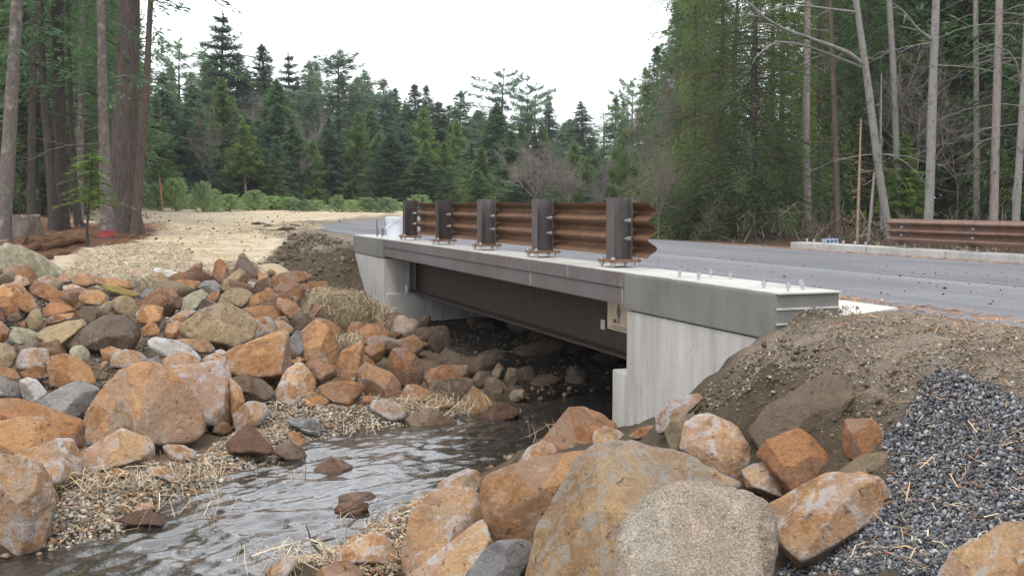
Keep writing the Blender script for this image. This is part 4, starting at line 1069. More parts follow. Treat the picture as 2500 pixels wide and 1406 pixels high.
OPT = {'pointed mottled rock in front of the huge ochre boulder': dict(depth_shift=-1.0), 'large square-fronted orange boulder with white scars': dict(depth_shift=.15), 'giant tan and grey boulder in the centre of the right bank': dict(thick=.42, rough=1.1), 'large pale speckled granite boulder': dict(thick=.45, rough=1.4, sharp=26, depth_shift=-.42),
       'huge smooth ochre boulder with dark drip stains': dict(rough=.7, sharp=18), 'smooth yellowish egg-like cobble below the broad brown boulder': dict(rough=.3, sharp=7),
       'upright egg-shaped brown rock': dict(rough=.4, sharp=8), 'smooth khaki boulder below the yellow slab': dict(rough=.6, sharp=14),
       'thin yellow-green slab lying flat among rocks': dict(thick=.25, rough=.5), 'ochre boulder in the lower right corner': dict(bottom=.2, thick=.3),
       'smooth blue-grey rock between the ochre and giant boulders': dict(rough=.5), 'large rock plastered with brown soil on the right slope': dict(rough=1.2, thick=.35)}
ROCKS = []
for i, (cr, poly, mn, lab) in enumerate(RK):
    ox, oy, sc = CROP[cr]
    pts = [(ox + x / sc, oy + y / sc) for x, y in poly]
    ROCKS.append(boulder(pts, mn, lab, 100 + i, cat='stone' if 'stone' in lab or 'pebble' in lab else 'boulder', **OPT.get(lab, {})))

# smaller stones that fill the gaps; a few shapes reused
rng = np.random.default_rng(41)
SM = []
for kx in range(8):
    pl_ = []
    for _ in range(16):
        n3 = rng.normal(size=3); n3 /= np.linalg.norm(n3); pl_.append((n3, rng.uniform(.72, 1.0)))
    V, F, fv = rock_shape(pl_, 3, 1.6, rng, 1.3, 34)
    V *= np.array([1, rng.uniform(.65, .95), rng.uniform(.55, .8)])
    SM.append((V, F, fv))
SMM = {}
def small_rock(x, y, r, mname, label, group, sink=.25):
    kx = rng.integers(len(SM))
    if (kx, mname) not in SMM: SMM[(kx, mname)] = mesh_data('small_rock', SM[kx][0], SM[kx][1], M[mname], smooth=True, tint=SM[kx][2])
    o = link(bpy.data.objects.new('small_rock', SMM[(kx, mname)]))
    o.location = (x, y, h1(x, y) - .10 + r * (.62 - sink)); o.scale = (r, r, r)
    o.rotation_euler = tuple(rng.uniform(-.5, .5, 2)) + (rng.uniform(0, 6.28),)
    return tag(o, label, 'rock', group)
BANK = [p for p in ROCKBED]
used_labels = set()
def short_name(s):
    w_ = s.split()
    for i_, t_ in enumerate(w_):
        if i_ >= 2 and t_ in ('at', 'in', 'on', 'of', 'beside', 'with', 'below', 'behind', 'left', 'right', 'under', 'against', 'near', 'directly', 'just', 'cut', 'sloping', 'leaning', 'covered', 'touching', 'standing', 'lying', 'wedged', 'above', 'alone', 'the', 'toward', 'deep', 'deepest', 'breaking', 'barely', 'sunk', 'half', 'from', 'tucked', 'between', 'overhanging', 'plastered', 'emerging', 'veined', 'draped', 'shaded'):
            return ' '.join(w_[:i_]) if i_ >= 3 else ' '.join(w_[:8])
    return ' '.join(w_[:8])
SHORT = [short_name(o['label']) for o in ROCKS]
cnt = 0; mats_ = ['ochre', 'rust', 'rust', 'pale', 'dark', 'tan', 'ochre']
names_ = {'ochre': 'orange', 'rust': 'reddish', 'pale': 'pale mottled', 'dark': 'dark brown', 'tan': 'khaki'}
occ = np.array([o.location[:2] for o in ROCKS])
for _ in range(4000):
    if cnt >= 165: break
    x, y = rng.uniform(-9, 3.5), rng.uniform(9.3, 17.5)
    if not inside(BANK, np.array([x]), np.array([y]))[0]: continue
    d_, h_ = stream_t(np.array([x]), np.array([y]))
    if d_[0] < h_[0] + .35: continue
    u_, v_ = toUV(x, y)
    if v_ > 3.9 and (v_ > 9 or not 8.6 < u_ < 16.8): continue
    mm = mats_[rng.integers(7)]; r = rng.uniform(.10, .30) * min(1, max(.38, (y - 7.5) / 6))
    if u_ > 10 and v_ > 3.9: mm = 'dark'  # stones under the deck get the dark rock to paint in its shade
    where = 'in the shade under the bridge' if v_ > 3.9 else 'wedged between the big rocks of the left bank'
    j = np.argmin(np.hypot(occ[:, 0] - x, occ[:, 1] - y)); dx_, dy_ = x - occ[j, 0], y - occ[j, 1]
    side = ('right of' if dx_ > 0 else 'left of') if abs(dx_) > abs(dy_) else ('behind' if dy_ > 0 else 'in front of')
    lb_ = ''
    for sz_ in ('small', 'little', 'rounded', 'lumpy', 'low', 'half-sunk', 'squat', 'narrow', 'blunt', 'smooth', 'wedged', 'slanting', 'bulky', 'flat-sided', 'knobbly', 'thin', 'chunky', 'tilted', 'buried', 'tapering', 'stubby'):
        lb_ = '%s %s rock %s the %s' % (sz_, names_[mm], side, SHORT[j])
        if lb_ not in used_labels: break
    used_labels.add(lb_)
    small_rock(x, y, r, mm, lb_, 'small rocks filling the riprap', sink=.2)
    cnt += 1
# ------------------------------------------------------------------ trees: shared shapes
def spray_mesh(name, C, D, N, L, W, m_, rng, var=.45, B=None):
    """C centres, D tip directions, N face normals, L lengths, W widths: one pointed blade each"""
    D = D / np.linalg.norm(D, axis=1)[:, None]
    Sx = np.cross(D, N); Sx /= np.linalg.norm(Sx, axis=1)[:, None] + 1e-9
    h = (D * L[:, None]) / 2; s = Sx * (W / 2)[:, None]
    V = np.stack([C - h, C + s - h * .1, C + h, C - s - h * .1], 1).reshape(-1, 3)
    F = np.arange(len(V)).reshape(-1, 4)
    t = 1 + rng.uniform(-var, var, len(C))
    T = np.repeat(np.c_[t * rng.uniform(.9, 1.12, len(C)), t, t * rng.uniform(.85, 1.1, len(C))], 4, 0)
    if B is not None: T = T * np.repeat(B, 4, 0)
    return mesh_data(name, V, F, m_, tint=T)
def tubes(segs, n=3):
    """segs: list of (points Nx3, radii N) -> V, F"""
    Vs, Fs, o = [], [], 0
    for pts, rad in segs:
        pts = np.asarray(pts, float); rad = np.asarray(rad, float); k_ = len(pts)
        t = np.gradient(pts, axis=0); t /= np.linalg.norm(t, axis=1)[:, None] + 1e-9
        ref = np.where(np.abs(t[:, 2:3]) > .9, np.array([[1., 0, 0]]), np.array([[0, 0, 1.]]))
        a = np.cross(t, ref); a /= np.linalg.norm(a, axis=1)[:, None] + 1e-9; b = np.cross(t, a)
        an = np.arange(n) * 2 * np.pi / n
        ring = pts[:, None] + (a[:, None] * np.cos(an)[None, :, None] + b[:, None] * np.sin(an)[None, :, None]) * rad[:, None, None]
        Vs.append(ring.reshape(-1, 3))
        i = np.arange(k_ - 1)[:, None] * n; j = np.arange(n)[None]
        q = np.stack([i + j, i + (j + 1) % n, i + n + (j + 1) % n, i + n + j], -1).reshape(-1, 4)
        Fs.append(q + o); o += k_ * n
    return np.concatenate(Vs), np.concatenate(Fs)
def merge(parts):
    V = np.concatenate([p[0] for p in parts]); F = []; o = 0
    for p in parts: F.append(p[1] + o); o += len(p[0])
    return V, np.concatenate(F)

def conifer(seed, H, R, base, nb, spl, sl, sw, leafm, barkm, r0, prof='cone', droop=.25, rise=.25, gap=0.0, flat=.5, hang=.0, deadlow=0, tip=True, ragged=.25, puff=1.0, brown=.02):
    """returns trunk mesh, crown mesh. nb branches, spl sprays per metre of branch"""
    rng = np.random.default_rng(seed)
    zz = np.linspace(0, H, 14); cx = .012 * H * np.sin(zz / H * 3 + rng.random() * 6) * (zz / H); cy = .012 * H * np.cos(zz / H * 2.3 + rng.random() * 6) * (zz / H)
    rad = r0 * (1 - zz / H) ** .8 + .01; rad[0] *= 1.25
    trunk = [tubes([(np.c_[cx, cy, zz], rad)], 9)]
    C, D, N, L, W, Bt = [], [], [], [], [], []; wood = []
    ts = base + (1 - base) * (np.sort(rng.random(nb)) if gap == 0 else np.clip((np.round(np.sort(rng.random(nb)) * gap) + rng.normal(0, .10, nb)) / gap, 0, .995))
    for k_, t in enumerate(ts):
        z0 = t * H; q = (t - base) / (1 - base)
        if prof == 'cone': rr = R * (1 - q) ** .8 * (.45 + .55 * min(1, q * 5 + .3))
        elif prof == 'column': rr = R * (1 - q ** 2.6) * (.6 + .4 * min(1, q * 4))
        elif prof == 'pine': rr = R * (math.sin(math.pi * min(1, .18 + .80 * q)) ** .7)
        elif prof == 'skirt': rr = R * (1 - q) ** .6
        ln = rr * rng.uniform(1 - ragged * 1.6, 1 + ragged) + .12
        az = k_ * 2.39996 + rng.uniform(-.5, .5)
        el = rise * (2 * q - .5) + rng.uniform(-.12, .12)
        m_ = 6; s = np.linspace(0, 1, m_)
        out = np.array([math.cos(az), math.sin(az), 0]); sidev = np.array([-out[1], out[0], 0])
        bx = np.interp(z0, zz, cx); by = np.interp(z0, zz, cy)
        bp = lambda s: np.array([bx, by, z0])[None] + out[None] * (ln * s)[:, None] + np.array([0, 0, 1.])[None] * (ln * (math.tan(el) * s - droop * s ** 2 + droop * .35 * s ** 4))[:, None]
        wood.append((bp(s), (.012 + .012 * ln) * (1 - .85 * s) * (r0 / .25) ** .5))
        n_ = max(4, int(spl * ln * rng.uniform(.75, 1.25)))
        sp = rng.random(n_) ** .75 * .92 + .10
        keep = sp > .10 + .22 * (1 - q); sp = sp[keep]; n_ = len(sp)
        if n_ == 0: continue
        lat = rng.uniform(-1, 1, n_); wd = (.10 + .30 * ln * (1.02 - sp) + .04)
        c = bp(sp) + sidev[None] * (lat * wd)[:, None]
        c[:, 2] += rng.normal(0, (.11 + .05 * ln) * puff, n_) - hang * rng.random(n_) ** 2 * (.3 + .35 * ln)
        d = out[None] * (.75 + .4 * sp)[:, None] + sidev[None] * (lat * .95)[:, None] + np.array([0, 0, 1.])[None] * (rng.normal(-.12, .28, n_) - hang * 1.4)[:, None] + rng.normal(0, .42, (n_, 3))
        nn = np.array([0, 0, 1.])[None] * flat + rng.normal(0, 1, (n_, 3)) * (1 - flat) + out[None] * .2
        bt = np.array([1, 1, 1]) * rng.uniform(.55, 1.4) * np.array([rng.uniform(.85, 1.25), 1, rng.uniform(.8, 1.15)])
        if rng.random() < brown: bt = np.array([2.0, .95, .8]) * rng.uniform(.7, 1.2)
        Bt.append(np.tile(bt, (n_, 1)))
        C.append(c); D.append(d); N.append(nn); L.append(sl * rng.uniform(.65, 1.35, n_)); W.append(sw * rng.uniform(.6, 1.3, n_))
    if tip:
        n_ = 26; Bt.append(np.ones((n_, 3))); c = np.c_[rng.normal(0, .05, n_) + cx[-1], rng.normal(0, .05, n_) + cy[-1], H - rng.random(n_) * .06 * H]
        C.append(c); D.append(np.c_[rng.normal(0, .5, (n_, 2)), np.full(n_, 1.2)]); N.append(rng.normal(0, 1, (n_, 3))); L.append(np.full(n_, sl)); W.append(np.full(n_, sw * .8))
    for _ in range(deadlow):
        z0 = rng.uniform(.03, max(base, .15) + .12) * H; az = rng.random() * 6.28; ln = rng.uniform(.35, .9) * R
        s = np.linspace(0, 1, 5); out = np.array([math.cos(az), math.sin(az), 0])
        wood.append((np.array([0, 0, z0]) + out * (ln * s)[:, None] + np.array([0, 0, 1]) * (-.25 * ln * s ** 2 + rng.normal(0, .06, 5) * s)[:, None], .014 * (1 - .8 * s)))
    tv, tf = merge([trunk[0], tubes(wood, 3)])
    tm = mesh_data('trunk', tv, tf, M[barkm], smooth=True)
    cm = spray_mesh('crown', np.concatenate(C), np.concatenate(D), np.concatenate(N), np.concatenate(L), np.concatenate(W), M[leafm], rng, B=np.concatenate(Bt))
    return tm, cm, H, R

def bare_tree(seed, H, R, n_tips, barkm, r0=.16, lean=0.0, leaves=0, leafm=None):
    rng = np.random.default_rng(seed)
    segs, tips = [], []
    def grow(p, d, L, r, lv):
        m_ = 5; pts = [p]
        for i in range(m_):
            d = d + rng.normal(0, .12, 3) + np.array([0, 0, .05]); d = d / np.linalg.norm(d)
            p = p + d * L / m_; pts.append(p)
            if lv < 4 and i >= 1:
                for _ in range(rng.integers(1, 3) if lv < 3 else rng.integers(1, 3)):
                    dd = d * .55 + rng.normal(0, .62, 3); dd[2] = dd[2] * .8 + .22
                    grow(p, dd / np.linalg.norm(dd), L * rng.uniform(.42, .66), r * .5, lv + 1)
        segs.append((np.array(pts), np.linspace(r, r * .45, m_ + 1)))
        tips.append(p)
    z1 = .28 * H
    tr = np.array([[lean * t, 0, z1 * t] for t in np.linspace(0, 1, 4)]); segs.append((tr, np.linspace(r0 * 1.3, r0, 4)))
    for k_ in range(n_tips):
        a = k_ * 2.4 + rng.random(); e = rng.uniform(.5, 1.2)
        d = np.array([math.cos(a) * math.cos(e), math.sin(a) * math.cos(e), math.sin(e)])
        grow(tr[-1] * rng.uniform(.75, 1), d, (H - z1) * rng.uniform(.45, .62), r0 * .55, 1)
    V, F = tubes(segs, 3)
    V[:, :2] *= R / np.percentile(np.abs(V[:, :2]), 98); V[:, 2] *= H / V[:, 2].max()
    tm = mesh_data('trunk', V, F, M[barkm])
    cm = None
    if leaves:
        T = np.array(tips); i = rng.integers(len(T), size=leaves); T[:, :2] *= 1.0
        c = V[rng.integers(len(V), size=leaves)] + rng.normal(0, .1, (leaves, 3)); c = c[c[:, 2] > z1]; n_ = len(c)
        cm = spray_mesh('crown', c, rng.normal(0, 1, (n_, 3)), rng.normal(0, 1, (n_, 3)), rng.uniform(.12, .25, n_), rng.uniform(.06, .12, n_), M[leafm], rng)
    return tm, cm, H, R

def broadleaf(seed, H, R, n, ls, leafm, barkm, base=.12, lobes=26):
    rng = np.random.default_rng(seed)
    lo = []
    for _ in range(lobes):
        t = rng.uniform(base, .95); rr = R * math.sin(math.pi * min(.98, .15 + .8 * t)) ** .6 * rng.uniform(.35, .95); a = rng.random() * 6.28
        lo.append((rr * math.cos(a), rr * math.sin(a), t * H, R * rng.uniform(.22, .42)))
    lo = np.array(lo); i = rng.integers(lobes, size=n)
    v = rng.normal(0, 1, (n, 3)); v /= np.linalg.norm(v, axis=1)[:, None]; rad = rng.random(n) ** .4
    c = lo[i, :3] + v * (lo[i, 3] * rad)[:, None] * np.array([1, 1, .8]); c[:, 2] = np.maximum(c[:, 2], .05)
    d = v + rng.normal(0, .6, (n, 3)); nn = v + rng.normal(0, .8, (n, 3)) + [0, 0, .5]
    cm = spray_mesh('crown', c, d, nn, ls * rng.uniform(.6, 1.4, n), ls * .55 * rng.uniform(.6, 1.4, n), M[leafm], rng, .5)
    segs = [(np.array([[0, 0, -.1], [.05, 0, H * .3], [0, .1, H * .75]]), np.array([.016 * H, .012 * H, .004 * H]))]
    for l in lo: segs.append((np.array([[0, 0, l[2] * .45], [l[0] * .5, l[1] * .5, l[2] * .75], [l[0], l[1], l[2]]]), np.array([.006, .004, .002]) * H))
    tm = mesh_data('trunk', *tubes(segs, 5), M[barkm], smooth=True)
    return tm, cm, H, R

def sapling(seed, H, R, n, leafm):
    rng = np.random.default_rng(seed); C, D = [], []
    nb = 34
    for k_ in range(nb):
        t = .06 + .92 * k_ / nb; a = k_ * 2.4; rr = R * (1 - t) ** .55 * rng.uniform(.75, 1.1)
        m_ = n // nb; s = rng.random(m_) ** .6
        el = .5 + .5 * t
        p = np.c_[math.cos(a) * rr * s, math.sin(a) * rr * s, t * H * .86 + rr * s * el * .75 * s] + rng.normal(0, .07, (m_, 3))
        C.append(p); D.append(np.c_[np.full(m_, math.cos(a)), np.full(m_, math.sin(a)), np.full(m_, .9)] + rng.normal(0, .75, (m_, 3)))
    C = np.concatenate(C); D = np.concatenate(D); n_ = len(C)
    C[:, 2] = np.maximum(C[:, 2], .04)
    cm = spray_mesh('crown', C, D, rng.normal(0, 1, (n_, 3)), rng.uniform(.16, .34, n_), rng.uniform(.035, .07, n_), M[leafm], rng, .35)
    tm = mesh_data('trunk', *tubes([(np.array([[0, 0, -.1], [0, 0, H * .5], [0, 0, H * .95]]), np.array([.06, .04, .01]))], 5), M['bark_brown'])
    return tm, cm, H, R

PT = {}
PT['fir'] = conifer(1, 22, 3.2, .10, 323, 27, .48, .125, 'needle_blue', 'bark_dark', .26, 'cone', .28, .28, ragged=.38)
PT['fir2'] = conifer(2, 22, 2.9, .16, 289, 28, .48, .125, 'needle_dark', 'bark_dark', .25, 'cone', .35, .2, ragged=.4)
PT['layer'] = conifer(3, 24, 3.6, .22, 255, 34, .48, .13, 'needle_blue', 'bark_dark', .30, 'cone', .06, .30, gap=17, flat=.75, ragged=.5)
PT['cedar'] = conifer(4, 20, 3.2, .05, 408, 30, .44, .125, 'needle_green', 'bark_brown', .26, 'cone', .18, .55, flat=.25, ragged=.42)
PT['cedar2'] = conifer(5, 20, 2.8, .07, 374, 32, .44, .125, 'needle_bright', 'bark_brown', .24, 'cone', .15, .5, flat=.25, ragged=.45)
PT['pine'] = conifer(6, 24, 3.0, .52, 80, 51, .44, .12, 'needle_blue', 'bark_red', .28, 'pine', .05, .5, flat=.3, ragged=.55, tip=False)
PT['openpine'] = conifer(7, 26, 3.4, .48, 46, 64, .42, .125, 'needle_blue', 'bark_dark', .28, 'pine', .0, .55, gap=9, flat=.4, ragged=.6, tip=False)
PT['spire'] = conifer(8, 22, 2.2, .06, 323, 30, .44, .12, 'needle_blue', 'bark_dark', .22, 'cone', .3, .15, ragged=.35)
PT['column'] = conifer(9, 20, 2.5, .05, 391, 32, .44, .13, 'needle_dark', 'bark_dark', .25, 'column', .2, .4, flat=.3)
PT['youngpine'] = conifer(10, 14, 2.0, .38, 153, 44, .38, .11, 'needle_bright', 'bark_twig', .14, 'cone', .1, .5, flat=.3, ragged=.4)
PT['near1'] = conifer(11, 22, 3.6, .06, 230, 58, .22, .05, 'needle_mid', 'bark_dark', .24, 'skirt', .45, .15, hang=.30, deadlow=60, ragged=.5, brown=.07)
PT['near2'] = conifer(12, 20, 3.8, .03, 220, 56, .24, .05, 'needle_olive', 'bark_brown', .22, 'skirt', .40, .10, hang=.55, deadlow=60, ragged=.55, brown=.08)
PT['near3'] = conifer(13, 22, 3.0, .22, 140, 62, .22, .045, 'needle_dark', 'bark_dark', .20, 'skirt', .3, .1, hang=.2, deadlow=90, ragged=.6, brown=.08)
PT['bare'] = bare_tree(14, 12, 3.4, 7, 'bark_twig', .15)
PT['bare2'] = bare_tree(15, 13, 3.0, 6, 'bark_twig', .13)
PT['barered'] = bare_tree(16, 9, 4.2, 9, 'bark_twig', .16, leaves=700, leafm='leaf_brown')
PT['white'] = bare_tree(17, 11, 2.4, 4, 'bark_pale', .14, lean=.8, leaves=260, leafm='leaf_brown')
PT['broad'] = broadleaf(18, 9, 3.0, 9000, .22, 'leaf_broad', 'bark_twig')
PT['olive'] = broadleaf(19, 5, 2.6, 9000, .17, 'leaf_olive', 'bark_twig', .02, 34)
PT['sap'] = sapling(20, 3.0, 1.25, 2600, 'needle_sap')
PT['sap2'] = sapling(21, 2.4, 1.3, 2300, 'needle_sap')
PT['shrub'] = broadleaf(22, 1.6, 1.3, 2500, .14, 'leaf_olive', 'bark_twig', .02, 18)

rng = np.random.default_rng(77)
WIDE = {k_: 1.5 for k_ in ('fir', 'fir2', 'layer', 'spire', 'pine')}
WIDE.update(openpine=1.25, cedar=.95, cedar2=.95, column=1.05, youngpine=1.1)
def tree_at(x, y, key, h, rad, label, group, cat='tree', name='tree', sink=.1):
    tm, cm, H, R = PT[key]
    z = h1(x, y) - sink
    t = thing(name, label, cat, (x, y, z), group)
    t.scale = (rad / R * rng.uniform(.85, 1.15), rad / R * rng.uniform(.85, 1.15), h / H); t.rotation_euler = (0, 0, rng.uniform(0, 6.28))
    link(bpy.data.objects.new('trunk', tm), t)
    if cm: link(bpy.data.objects.new('crown', cm), t)
    return t
def tree_px(px, top, depth, key, wpx, label, group='trees along the far edge of the field', cat='tree', name=None):
    a, f, z = ray(px, top); x = a / f * depth
    zt = EYE + z / f * depth; h = zt - h1(x, depth) + .1
    nm = name or {'fir': 'fir_tree', 'fir2': 'fir_tree', 'layer': 'fir_tree', 'spire': 'fir_tree', 'column': 'fir_tree', 'cedar': 'cedar_tree', 'cedar2': 'cedar_tree', 'pine': 'pine_tree', 'openpine': 'pine_tree', 'youngpine': 'pine_tree', 'near1': 'fir_tree', 'near2': 'cedar_tree', 'near3': 'fir_tree'}.get(key, 'bare_tree' if key in ('bare', 'bare2', 'barered', 'white') else 'broadleaf_tree' if key in ('broad', 'olive') else 'pine_sapling')
    return tree_at(x, depth, key, h, wpx / FPX * depth / 2 * WIDE.get(key, 1.0), label, group, cat, nm)

MID = [
(438,98,92,'openpine',110,'slim open-topped pine left of the tallest layered fir'),
(535,31,96,'layer',170,'tallest fir with flat layered branches standing clear against the sky'),
(578,129,100,'fir',150,'dark fir just right of the tallest layered fir'),
(545,195,84,'cedar2',150,'bright green cone-shaped cedar below the tallest fir'),
(596,297,76,'youngpine',95,'young pine with bare pale lower trunk behind the saplings'),
(642,111,98,'fir2',120,'tall dark fir with rounded tip on the left skyline'),
(672,195,90,'column',150,'wide dark green fir in front of the round-tipped fir'),
(631,290,82,'fir',95,'bluish fir right of the bare-stemmed young pine'),
(676,332,78,'fir',80,'small bluish fir left of the brown bare tree'),
(670,383,76,'cedar2',85,'small bright conifer behind the sapling row'),
(709,129,102,'layer',115,'sparse-topped fir with upturned arms on the skyline'),
(754,149,104,'fir',90,'pale green fir with a twin tip on the skyline'),
(768,150,108,'spire',80,'second spike beside the twin-tipped fir'),
(764,344,80,'cedar',95,'narrow green conifer in front of the brown bare tree'),
(824,141,94,'pine',125,'tall pine with long straight grey trunk at the field edge'),
(871,188,104,'fir',110,'hazy fir right of the long-trunked pine'),
(871,274,82,'cedar',120,'green cedar right of the long straight trunk'),
(899,172,106,'spire',100,'pointed fir topping the middle of the left skyline'),
(938,195,108,'fir',110,'bluish fir right of the pointed one'),
(963,215,110,'fir2',90,'fir with ragged top at the right end of the left skyline'),
(990,246,114,'spire',80,'small hazy fir above the leftmost guardrail post'),
(924,325,84,'cedar',100,'dark green cedar left of the leftmost guardrail post'),
(950,344,82,'cedar2',100,'green cone-shaped cedar directly above the white bucket'),
(985,297,88,'fir',90,'silvery blue fir just above the leftmost guardrail post'),
(1019,206,104,'fir2',90,'tall fir with brownish tip above the second post'),
(1042,209,106,'fir',80,'tall fir right beside the brownish-tipped fir'),
(1030,264,90,'cedar',140,'broad bright-topped cedar above the second post'),
(1044,345,78,'cedar2',110,'light green young cedar just above the guardrail'),
(1087,348,78,'cedar2',100,'yellowish young cedar right of the light green one'),
(1079,249,100,'fir2',100,'dull brown-green fir between the tall ones above the rail'),
(1124,222,102,'fir',120,'tall pale fir with sharp tip above the third post'),
(1112,294,90,'cedar',110,'rounded cedar below the sharp-tipped pale fir'),
(1162,306,108,'spire',70,'short dark spike left of the sky notch'),
(1150,345,86,'fir',90,'bluish fir below the short dark spike'),
(1178,362,80,'cedar',100,'green cedar above the third guardrail post'),
(1218,252,94,'column',130,'dense dark fir below the irregular tall pine'),
(1227,172,104,'openpine',130,'tall irregular pine with open clumped crown on the skyline'),
(1287,216,106,'openpine',90,'open pine right of the irregular tall pine'),
(1308,206,110,'openpine',80,'thin-crowned pine at the right of the pine group'),
(1338,228,108,'spire',70,'small-topped fir at the right end of the pine group'),
(1275,300,98,'cedar',110,'green conifer behind the reddish bare tree'),
(1420,248,100,'spire',95,'isolated narrow spire fir in the sky gap'),
(1400,345,92,'cedar',110,'green cedar at the foot of the isolated spire fir'),
(1378,348,104,'fir',80,'dim fir left of the isolated spire fir'),
(1452,330,104,'spire',55,'small dark spike right of the isolated spire fir'),
(1499,239,92,'fir2',75,'fir at the left end of the right-hand wood'),
(1522,246,88,'fir',75,'fir right behind the left end of the right-hand wood'),
(400,180,80,'fir',140,'dark fir behind the leaning dark trunk'),
(380,260,70,'cedar',130,'green conifer between the leaning trunk and the open-topped pine'),
(480,230,90,'fir2',120,'dark fir below the open-topped pine'),
(440,280,84,'column',110,'dark column-like fir behind the left saplings'),
(620,250,108,'fir',130,'dim fir filling behind the bluish firs'),
(740,250,112,'fir2',130,'dim fir filling behind the brown bare tree'),
(845,260,112,'fir',130,'dim fir filling behind the long straight trunk'),
(1000,300,112,'column',130,'dim fir filling behind the silvery blue fir'),
(1195,300,112,'fir2',120,'dim fir filling behind the third post cedar'),
(1340,330,114,'fir',120,'dim fir behind the reddish bare tree top'),
(1470,380,100,'fir2',110,'dim fir at the bottom of the sky gap'),
(1430,400,88,'cedar',90,'green conifer low in the sky gap'),
]
for px, top, dep, key, wpx, lab in MID: tree_px(px, top, dep, key, wpx, lab)
for px, top, dep, key, wpx, lab in [
 (513,242,78,'white',100,'white-barked leaning tree with brown leaf tufts behind the saplings'),
 (590,172,92,'bare',110,'grey bare tree below the left skyline'),
 (627,200,90,'bare2',90,'second grey bare tree beside the round-tipped fir'),
 (748,219,86,'bare',130,'brownish bare tree left of the long straight trunk'),
 (735,332,80,'bare2',110,'low brown bare tree behind the saplings'),
 (700,300,84,'bare2',90,'thin bare tree between the dark firs'),
 (1308,315,74,'barered',175,'wide reddish-brown bare tree above the fourth post'),
 (1385,360,76,'barered',100,'smaller reddish bare tree right of the wide one'),
 (1502,324,66,'bare',95,'grey bare tree at the edge of the right-hand wood'),
 (1470,410,60,'bare2',80,'low grey bare tree left of the bright bush')]:
    tree_px(px, top, dep, key, wpx, lab, 'bare trees', 'tree')

# more trees of the far wood between the ones named above
kinds_ = ['fir', 'cedar', 'spire', 'column', 'fir2', 'cedar2']; kn_ = {'fir': 'bluish fir', 'cedar': 'green cedar', 'spire': 'narrow fir', 'column': 'dense fir', 'fir2': 'ragged fir', 'cedar2': 'bright conifer'}
SKY_ = np.array([(380, 200), (438, 130), (535, 110), (590, 150), (645, 130), (709, 150), (760, 165), (824, 165), (900, 185), (960, 220), (1000, 240), (1040, 220), (1080, 255), (1124, 230), (1165, 320), (1218, 270), (1300, 250), (1350, 300), (1400, 350), (1425, 290), (1460, 350), (1500, 290)])
r = np.random.default_rng(91); used_mid = set()
for i in range(58):
    px = 385 + (i * 37.7) % 1100 + r.uniform(-8, 8); lay = i % 3
    top = np.interp(px, SKY_[:, 0], SKY_[:, 1]) + (r.uniform(5, 45), r.uniform(50, 110), r.uniform(110, 170))[lay]
    dep = (r.uniform(100, 114), r.uniform(88, 98), r.uniform(76, 86))[lay]; key = kinds_[r.integers(6)]
    j = min(range(len(MID)), key=lambda q: abs(MID[q][0] - px)); sd__ = 'right of' if px > MID[j][0] else 'left of'
    for ad in ('middling', 'slim', 'half-hidden', 'full', 'shorter', 'second', 'third', 'fourth'):
        lb_ = '%s %s %s the %s' % (ad, kn_[key], sd__, ' '.join(MID[j][5].split()[:9]))
        if lb_ not in used_mid: break
    used_mid.add(lb_)
    tree_px(px, min(top, 415), dep, key, r.uniform(75, 120), lb_)

# pine saplings in a row at the back of the field
SAP = [(360,445,62),(385,440,60),(428,428,60),(455,470,66),(495,436,58),(520,455,60),(560,470,62),(620,458,64),(600,480,68),(662,474,66),(705,478,66),(740,484,66),(765,486,68),(824,470,64),(858,485,66),(893,477,62),(943,478,62),(1022,470,66),(980,492,70),(340,450,66),(300,455,60),(230,470,58),(180,480,58),(80,455,52),(110,465,56),(50,470,52),(145,470,60)]
wh = ['short','bushy','round','spreading','dense','thin','low']
for i, (px, top, dep) in enumerate(SAP):
    nb_ = ('between the leftmost trunks' if px < 130 else 'behind the slim dark trunks' if px < 200 else 'left of the thickest trunk' if px < 320 else 'left of the orange stake' if px < 392 else 'right of the orange stake' if px < 475 else 'below the tallest fir' if px < 590 else 'behind the middle of the straw field' if px < 720 else 'right of the middle of the sapling row' if px < 800 else 'left of the white bucket' if px < 930 else 'just left of the leftmost guardrail post')
    for ad in ('short', 'bushy', 'round', 'spreading', 'dense', 'thin', 'low'):
        lb_ = '%s light green pine sapling %s' % (ad, nb_)
        if lb_ not in used_mid: break
    used_mid.add(lb_)
    tree_px(px, top, dep, 'sap' if i % 2 else 'sap2', rng.uniform(72, 105), lb_, 'pine saplings behind the straw field', 'sapling')

